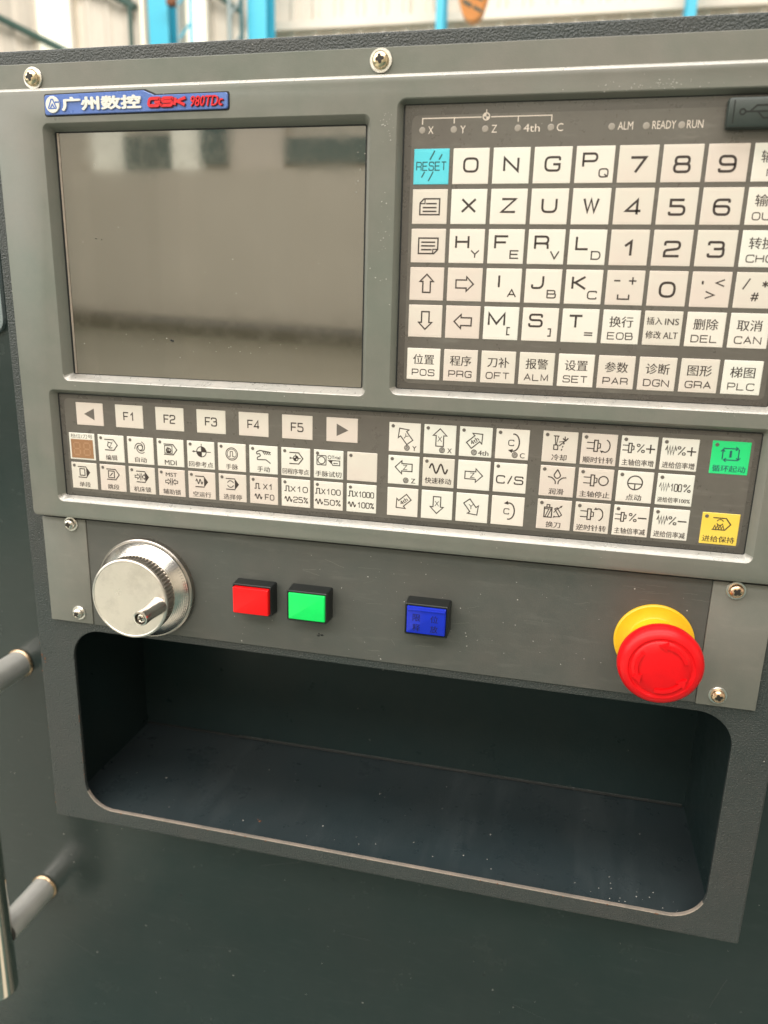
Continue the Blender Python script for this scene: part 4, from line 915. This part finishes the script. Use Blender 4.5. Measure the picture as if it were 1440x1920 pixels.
# usb cover
ub = rel(B(138.0, 5.2, 0, 168.0, 17.4, 5.2, b=1.3), CX, CY, 0); usb = obj('usb_cover', ub, M['usb'], cp, smooth=True); usb['label'] = 'dark rubber port cover with a raised trident symbol'
bm = bmesh.new(); z = 5.28; cy = 11.4
ribbon(bm, arcpts(144, cy, 1.1, 0, 360, 14)[:-1], .5, z, True); ribbon(bm, [(145.1, cy), (160, cy)], .5, z); ribbon(bm, [(147, cy), (149.5, cy+2.4), (154, cy+2.4)], .5, z); ribbon(bm, [(150, cy), (152.5, cy-2.6), (157, cy-2.6)], .5, z)
fill(bm, [(160, cy+1.2), (162.6, cy), (160, cy-1.2)], z); fill(bm, arcpts(154.6, cy+2.4, .9, 0, 360, 10)[:-1], z); ribbon(bm, [(140.4, 6.8), (140.4, 16)], .35, z)
obj('symbol', rel(bm, CX, CY, 0), M['usbmark'], usb)
# nameplate
NP = [(-196.3, 18.5, 1.6), (-93.7, 19.0, 1.4), (-93.5, 26.3, 1.4), (-133.2, 26.2, .4), (-139.2, 28.6, .4), (-196.1, 28.0, 1.6)]
P = rpoly(NP, True); cxn, cyn = -145, 23.3
def sc(P, d): return [(x+(d if x > cxn else -d), y+(d if y > cyn else -d)) for x, y in P]
bm = bmesh.new(); loft(bm, [(sc(P, .7), 4.03), (sc(P, .35), 4.06)], cap1=True); q = cpart('nameplate_seat', bm, M['fleck'])
bm = bmesh.new(); loft(bm, [(P, 4.05), (P, 4.7), (sc(P, -.3), 5.0)], cap1=True); npl = cpart('nameplate', bm, M['plate']); npl['label'] = 'blue nameplate with raised white and red lettering'
def fat(bm, st, cx, cy, h, w, z, e, **k):
    for j in range(8): text(bm, st, cx+e*math.cos(j*math.pi/4), cy+e*.7*math.sin(j*math.pi/4), h, w, z=z+j*.01, depth=.7, **k)
bm = bmesh.new(); fat(bm, '广州数控', -163.0, 23.3, 5.9, 44.6, 5.66, .42); obj('lettering', rel(bm, CX, CY, 0), M['platewhite'], npl)
bm = bmesh.new(); lathe(bm, [(4.0, 5.0), (4.0, 5.6), (3.8, 5.72), (0, 5.72)], 32, -191.0, 23.3); obj('emblem_disc', rel(bm, CX, CY, 0), M['platewhite'], npl)
bm = bmesh.new(); z = 5.78
e0 = -191.0
ribbon(bm, [(e0-2.4, 21.5), (e0-.5, 25.7), (e0+.4, 25.7), (e0+2.3, 21.5)], .5, z); ribbon(bm, [(e0-2.4, 21.4), (e0+2.3, 21.4)], .4, z); ribbon(bm, [(e0-1.2, 21.6), (e0, 23.4), (e0+1.2, 21.6)], .5, z); ribbon(bm, [(e0+1.6, 24.3), (e0+4.1, 24.3)], .5, z)
obj('emblem', rel(bm, CX, CY, 0), M['plate'], npl)
bm = bmesh.new(); wide(bm, 'GSK', -125.9, 22.8, 3.3, 5.6, 1.05, z=5.8, gap=.28, slant=.25); obj('lettering', rel(bm, CX, CY, 0), M['platered'], npl)
bm = bmesh.new(); wide(bm, 'GSK', -125.6, 22.5, 3.4, 5.7, 1.25, z=5.3, gap=.26, slant=.25); fat(bm, '980TDc', -104.2, 22.45, 4.6, 17.4, 5.25, .16, shear=.25); obj('lettering_edge', rel(bm, CX, CY, 0), M['platedark'], npl)
bm = bmesh.new(); fat(bm, '980TDc', -104.5, 22.7, 4.6, 17.2, 5.7, .09, shear=.25); obj('lettering', rel(bm, CX, CY, 0), M['platered'], npl)
# scuffs and chips on the bezel
bm = bmesh.new()
for k in range(46): flake(bm, random.gauss(-13.5, 2.4), random.choice([random.gauss(10, 4), random.gauss(-40, 14)]), 4.0, random.uniform(.12, .42))
for k in range(26): flake(bm, random.uniform(-225, 188), random.choice([random.uniform(22, 30), random.uniform(-200, -192), random.uniform(-124, -118)]), 4.0, random.uniform(.1, .32))
for k in range(40): flake(bm, random.gauss(105, 12), random.gauss(23.2, 1.0), 4.0, random.uniform(.12, .4))
cpart('paint_chips', bm, M['chip'])['kind'] = 'stuff'

# ------------------------------------------------------------------ screws
def screw(parent, ox, oy, x, y, z, head, hr=4.0, wr=5.4, rot=20, oz=0):
    s = bpy.data.objects.new
    bm = bmesh.new(); lathe(bm, [(wr*.5, 0), (wr, 0), (wr, .7), (wr*.96, .95), (wr*.6, .95)], 40)
    o = obj('screw', bm, M['washer'], parent, smooth=True); o.location = ((x-ox)*S, -(z-oz)*S, (y-oy)*S); o.rotation_euler = (0, 0, 0)
    bm = bmesh.new(); lathe(bm, [(hr*.98, .95), (hr, 1.6), (hr*.93, 2.5), (hr*.74, 3.25), (hr*.45, 3.65), (0, 3.8)], 40); h = obj('head', bm, M[head], o, smooth=True)
    bm = bmesh.new(); a = math.radians(rot)
    L, t = hr*.52, hr*.15; P = [(L, t), (t*1.5, t*1.5), (t, L), (-t, L), (-t*1.5, t*1.5), (-L, t), (-L, -t), (-t*1.5, -t*1.5), (-t, -L), (t, -L), (t*1.5, -t*1.5), (L, -t)]
    P = [(x*math.cos(a)-y*math.sin(a), x*math.sin(a)+y*math.cos(a)) for x, y in P]
    loft(bm, [(P, 2.0), (P, 3.35)], cap1=True)
    for v in bm.verts:
        if v.co.z > 3: v.co.z = 3.86-.45*(v.co.x**2+v.co.y**2)/(hr*hr)*1.4
    obj('cross_recess', bm, M['socket'], o)
    return o
screw(cp, CX, CY, -204.2, 37.1, 1.0, 'brass', rot=12); screw(cp, CX, CY, -17.2, 38.2, 1.0, 'brass', rot=8); screw(cp, CX, CY, 170.0, 38.0, 1.0, 'brass', rot=30)

# ================================================================== BUTTON PLATE
bp_ = thing('button_plate', 'satin grey plate below the keypad carrying the knob and push buttons', 'panel plate', -17, -273, -3)
PX_, PY_ = -17, -273
def ppart(name, bm, mat, **k): return obj(name, rel(bm, PX_, PY_, -3), mat, bp_, **k)
ppart('centre_plate', B(-195.6, -271.6, -2.95, 161.6, -202.9, -1.35, b=.25), M['subplate'])
o = ppart('end_flap', B(-225.6, -271.2, -2.95, -195.8, -202.9, -.7, b=.5), M['flap'], smooth=True)
o = ppart('end_flap', B(161.8, -272.0, -2.95, 191.4, -202.9, -.7, b=.5), M['flap'], smooth=True)
ppart('shadow_gap', B(-225, -202.8, -2.95, 191, -200.9, -2.3), M['fleck'])
for x, y, mt, hr, rt in ((-205.4, -205.9, 'zinc', 3.5, 10), (-205.0, -264.2, 'zinc', 3.5, 35), (172.8, -206.6, 'copper', 3.7, 55), (172.0, -265.4, 'copper', 3.6, 20)):
    screw(bp_, PX_, PY_, x, y, -.7, mt, hr=hr, wr=hr*1.28, rot=rt, oz=-3)
bm = bmesh.new()
for k in range(9): flake(bm, -46.5+random.gauss(0, 1.4), -259.5+random.gauss(0, .5), -1.36, random.uniform(.3, .9))
ppart('scuff_mark', bm, M['fleck'])
bm = bmesh.new()
for k in range(60): flake(bm, random.uniform(-120, 158), random.uniform(-268, -206), -1.36, random.uniform(.10, .30))
for k in range(30): flake(bm, random.gauss(20, 25), random.gauss(-240, 12), -1.36, random.uniform(.12, .45))
ppart('paint_chips', bm, M['chip'])['kind'] = 'stuff'

def scratch(bm, x, y, L, a, w, z):
    P = [(x+L*k/5*math.cos(a)+random.gauss(0, .15), y+L*k/5*math.sin(a)+random.gauss(0, .15)) for k in range(6)]; ribbon(bm, P, w, z)
bm = bmesh.new()
for k in range(16): scratch(bm, random.uniform(-120, 150), random.uniform(-266, -208), random.uniform(3, 14), random.gauss(0, .35), random.uniform(.05, .11), -1.34)
for k in range(8): scratch(bm, 128+random.gauss(0, 10), -211+random.gauss(0, 3), random.uniform(4, 12), random.gauss(0, .15), .08, -1.34)
ppart('fine_scratch', bm, M['flap'])['kind'] = 'stuff'
# handwheel
hx, hy = -156.4, -241.8
hw = thing('handwheel_knob', 'silver metal handwheel with knurled rim and a small crank pin', 'knob', hx, hy, -1.35)
z0 = -1.35
def hz(bm):
    for v in bm.verts: v.co.z -= z0
    return bm
bm = bmesh.new(); lathe(bm, [(20, -1.3), (31.2, -1.3), (31.2, 2.4), (30.6, 3.0), (29.8, 3.1)], 96); obj('base_ring', hz(bm), M['aluknurl'], hw, smooth=True)
bm = bmesh.new(); lathe(bm, [(30.0, 3.0), (29.6, 4.2), (23.6, 9.6), (22.4, 9.8)], 96); sk = obj('scale_cone', hz(bm), M['alubright'], hw, smooth=True)
# graduation ticks and numbers on the cone
bm = bmesh.new()
for k in range(100):
    a = 2*math.pi*k/100; r1 = 29.3; r2 = 28.0 if k % 10 else 26.6
    def cp_(r, da): zc = 4.2+(29.6-r)/6.0*5.4+.06; return (r*math.cos(a+da), r*math.sin(a+da), zc)
    d = .0028
    bm.faces.new([bm.verts.new(cp_(r1, -d)), bm.verts.new(cp_(r1, d)), bm.verts.new(cp_(r2, d*1.1)), bm.verts.new(cp_(r2, -d*1.1))])
obj('graduation', hz(bm), M['dot'], sk)
bm = bmesh.new()  # knurled rim
n = 132; rings = []
for zz, rA in ((9.4, 23.0), (9.8, 23.6), (17.6, 23.9), (18.0, 23.4)):
    rings.append([bm.verts.new(((rA-(.55 if k % 2 else 0))*math.cos(2*math.pi*k/n), (rA-(.55 if k % 2 else 0))*math.sin(2*math.pi*k/n), zz)) for k in range(n)])
for a, b in zip(rings, rings[1:]):
    for k in range(n): bm.faces.new((a[k], a[(k+1) % n], b[(k+1) % n], b[k]))
obj('knurled_rim', hz(bm), M['aluknurl'], hw)
bm = bmesh.new(); lathe(bm, [(23.2, 17.8), (24.1, 18.0), (24.3, 18.8), (24.2, 19.6), (23.7, 20.0), (23.0, 20.1), (22.7, 19.85), (0, 19.85)], 96); obj('face_disc', hz(bm), M['alu'], hw, smooth=True)
px_, py_ = -137.8-hx, -243.8-hy
bm = bmesh.new(); lathe(bm, [(5.4, 19.8), (4.9, 22), (4.2, 33), (4.3, 38.5), (4.1, 39.6), (3.3, 39.8), (3.2, 38.2), (0, 38.2)], 32, px_, py_); pn = obj('crank_pin', hz(bm), M['alubright'], hw, smooth=True)
bm = bmesh.new(); lathe(bm, [(2.2, 38.3), (2.2, 38.9), (1.9, 39.1), (0, 39.2)], 20, px_, py_); obj('pin_screw', hz(bm), M['zinc'], pn, smooth=True)
bm = bmesh.new(); ribbon(bm, [(px_-1.4, py_-.6), (px_+1.4, py_+.6)], .55, 39.25); ribbon(bm, [(px_-.6, py_+1.4), (px_+.6, py_-1.4)], .55, 39.26); obj('cross_recess', hz(bm), M['socket'], pn)
bm = bmesh.new(); lathe(bm, [(3.22, 38.22), (2.4, 38.24)], 20, px_, py_); obj('socket_ring', hz(bm), M['socket'], pn)

# push buttons
def button(cx, cy, mat, label, chars=None, tall=0, recessed=False, barmat=None):
    t = thing('push_button', label, 'push button', cx, cy, -1.35, 'square push buttons in a row on the grey plate')
    bm = bmesh.new(); w2, h2 = 12.4, 9.7
    def q(d, r): return rr(-w2+d, -h2+d, w2-d, h2-d, r, 4)
    def iq(d): return rr(-11.0+d, -8.1+d, 11.0-d, 8.1-d, .5, 4)
    top = 10.2 if recessed else 8.2
    loft(bm, [(q(0, 1.2), 0), (q(.1, 1.2), 1.2), (q(.5, 1), top-.4), (q(.8, .8), top), (iq(-.15), top), (iq(0), top-1.2)]); obj('housing', weld(bm), M['black'], t, smooth=True)
    bm = bmesh.new(); zt = 10.9 if not recessed else 11.0; lo = top-2.5
    loft(bm, [(iq(.2), lo), (iq(.2), zt-.7), (iq(.55), zt-.15), (iq(1.1), zt)], cap1=True); obj('lens', weld(bm), M[mat], t, smooth=True)
    if chars:
        bm = bmesh.new()
        for ch, x, y in chars: text(bm, ch, x, y, 4.2, 4.2, z=zt+.05, bold=.01)
        obj('legend', bm, M['bluedark'], t)
    if barmat:
        bm = bmesh.new(); box(bm, -10.4, 5.6, zt-.4, 10.4, 6.6, zt+.5, b=.2); obj('ridge', bm, M[barmat], t, smooth=True)
    return t
button(-85.4, -239.2, 'redcap', 'square red push button in a black housing, left of the green one')
button(-51.4, -238.8, 'greencap', 'square bright green push button between the red and the blue one', recessed=True)
button(17.2, -238.6, 'bluecap', 'square dark blue push button marked 限位释放', chars=[('限', -5.2, 1.6), ('位', 4.6, 1.6), ('释', -5.2, -4.2), ('放', 4.6, -4.2)], recessed=True, barmat='bluecap')

# emergency stop
es = thing('emergency_stop', 'red mushroom emergency stop button on a yellow ring at the lower right', 'emergency stop', 136.9, -238.9, -1.35)
bm = bmesh.new(); lathe(bm, [(19.8, 0), (20.2, .4), (20.2, 1.5), (19.4, 2.1), (14.2, 2.5), (13.2, 3.2), (12.6, 5.0), (12.2, 12.5), (11.4, 13.2), (9, 13.3)], 80); obj('collar', bm, M['yellowp'], es, smooth=True)
bm = bmesh.new(); lathe(bm, [(9.4, 13), (9.6, 16), (12.5, 19.4), (17.8, 22.6), (19.9, 25.2), (20.4, 27.8), (20.1, 30.4), (18.8, 32.6), (16.8, 33.9), (15.6, 34.1), (15.1, 33.5), (14.0, 33.4), (13.2, 34.1), (9, 35.0), (0, 35.3)], 96); mh = obj('mushroom_head', bm, M['red'], es, smooth=True)
bm = bmesh.new()
for k in range(3):
    a0 = 20+120*k
    L1 = arcpts(0, 0, 12.6, a0, a0+62, 12); L2 = arcpts(0, 0, 10.9, a0, a0+62, 12)
    lo = [bm.verts.new((x, y, 33.8)) for x, y in L1+L2[::-1]]; hi = [bm.verts.new((x, y, 35.45)) for x, y in L1+L2[::-1]]
    bm.faces.new(hi)
    for j in range(len(lo)): bm.faces.new((lo[j], lo[(j+1) % len(lo)], hi[(j+1) % len(lo)], hi[j]))
    a = math.radians(a0+62); c = (11.75*math.cos(a), 11.75*math.sin(a)); d = (-math.sin(a), math.cos(a)); nrm = (math.cos(a), math.sin(a))
    T = [(c[0]+d[0]*4.2, c[1]+d[1]*4.2), (c[0]+nrm[0]*2.3, c[1]+nrm[1]*2.3), (c[0]-nrm[0]*2.3, c[1]-nrm[1]*2.3)]
    hi = [bm.verts.new((x, y, 35.45)) for x, y in T]; lo = [bm.verts.new((x, y, 33.8)) for x, y in T]; bm.faces.new(hi)
    for j in range(3): bm.faces.new((lo[j], lo[(j+1) % 3], hi[(j+1) % 3], hi[j]))
bmesh.ops.recalc_face_normals(bm, faces=bm.faces); obj('twist_arrow', bm, M['red'], mh)

# dirt specks on the enclosure front
bm = bmesh.new()
for x, y, r in ((-290, -490, 1.1), (-190, -545, 1.4), (-187, -600, 1.5), (60, -560, 1.2), (-150, -640, 1.0), (-60, -500, 1.0), (30, -600, .9)): flake(bm, x, y, -79.99, r)
obj('dark_fleck', rel(bm, -20, -1250, -80), M['fleck'], mc)
bm = bmesh.new()
for k in range(26): scratch(bm, random.uniform(-340, 260), random.uniform(-740, -440), random.uniform(5, 40), random.gauss(.2, .8), random.uniform(.06, .16), -79.98)
obj('fine_scratch', rel(bm, -20, -1250, -80), M['housing'], mc)['kind'] = 'stuff'
bm = bmesh.new()
for k in range(70): flake(bm, random.uniform(-360, 300), random.uniform(-760, -430), -79.99, random.uniform(.15, .6))
obj('pale_fleck', rel(bm, -20, -1250, -80), M['chip'], mc)['kind'] = 'stuff'
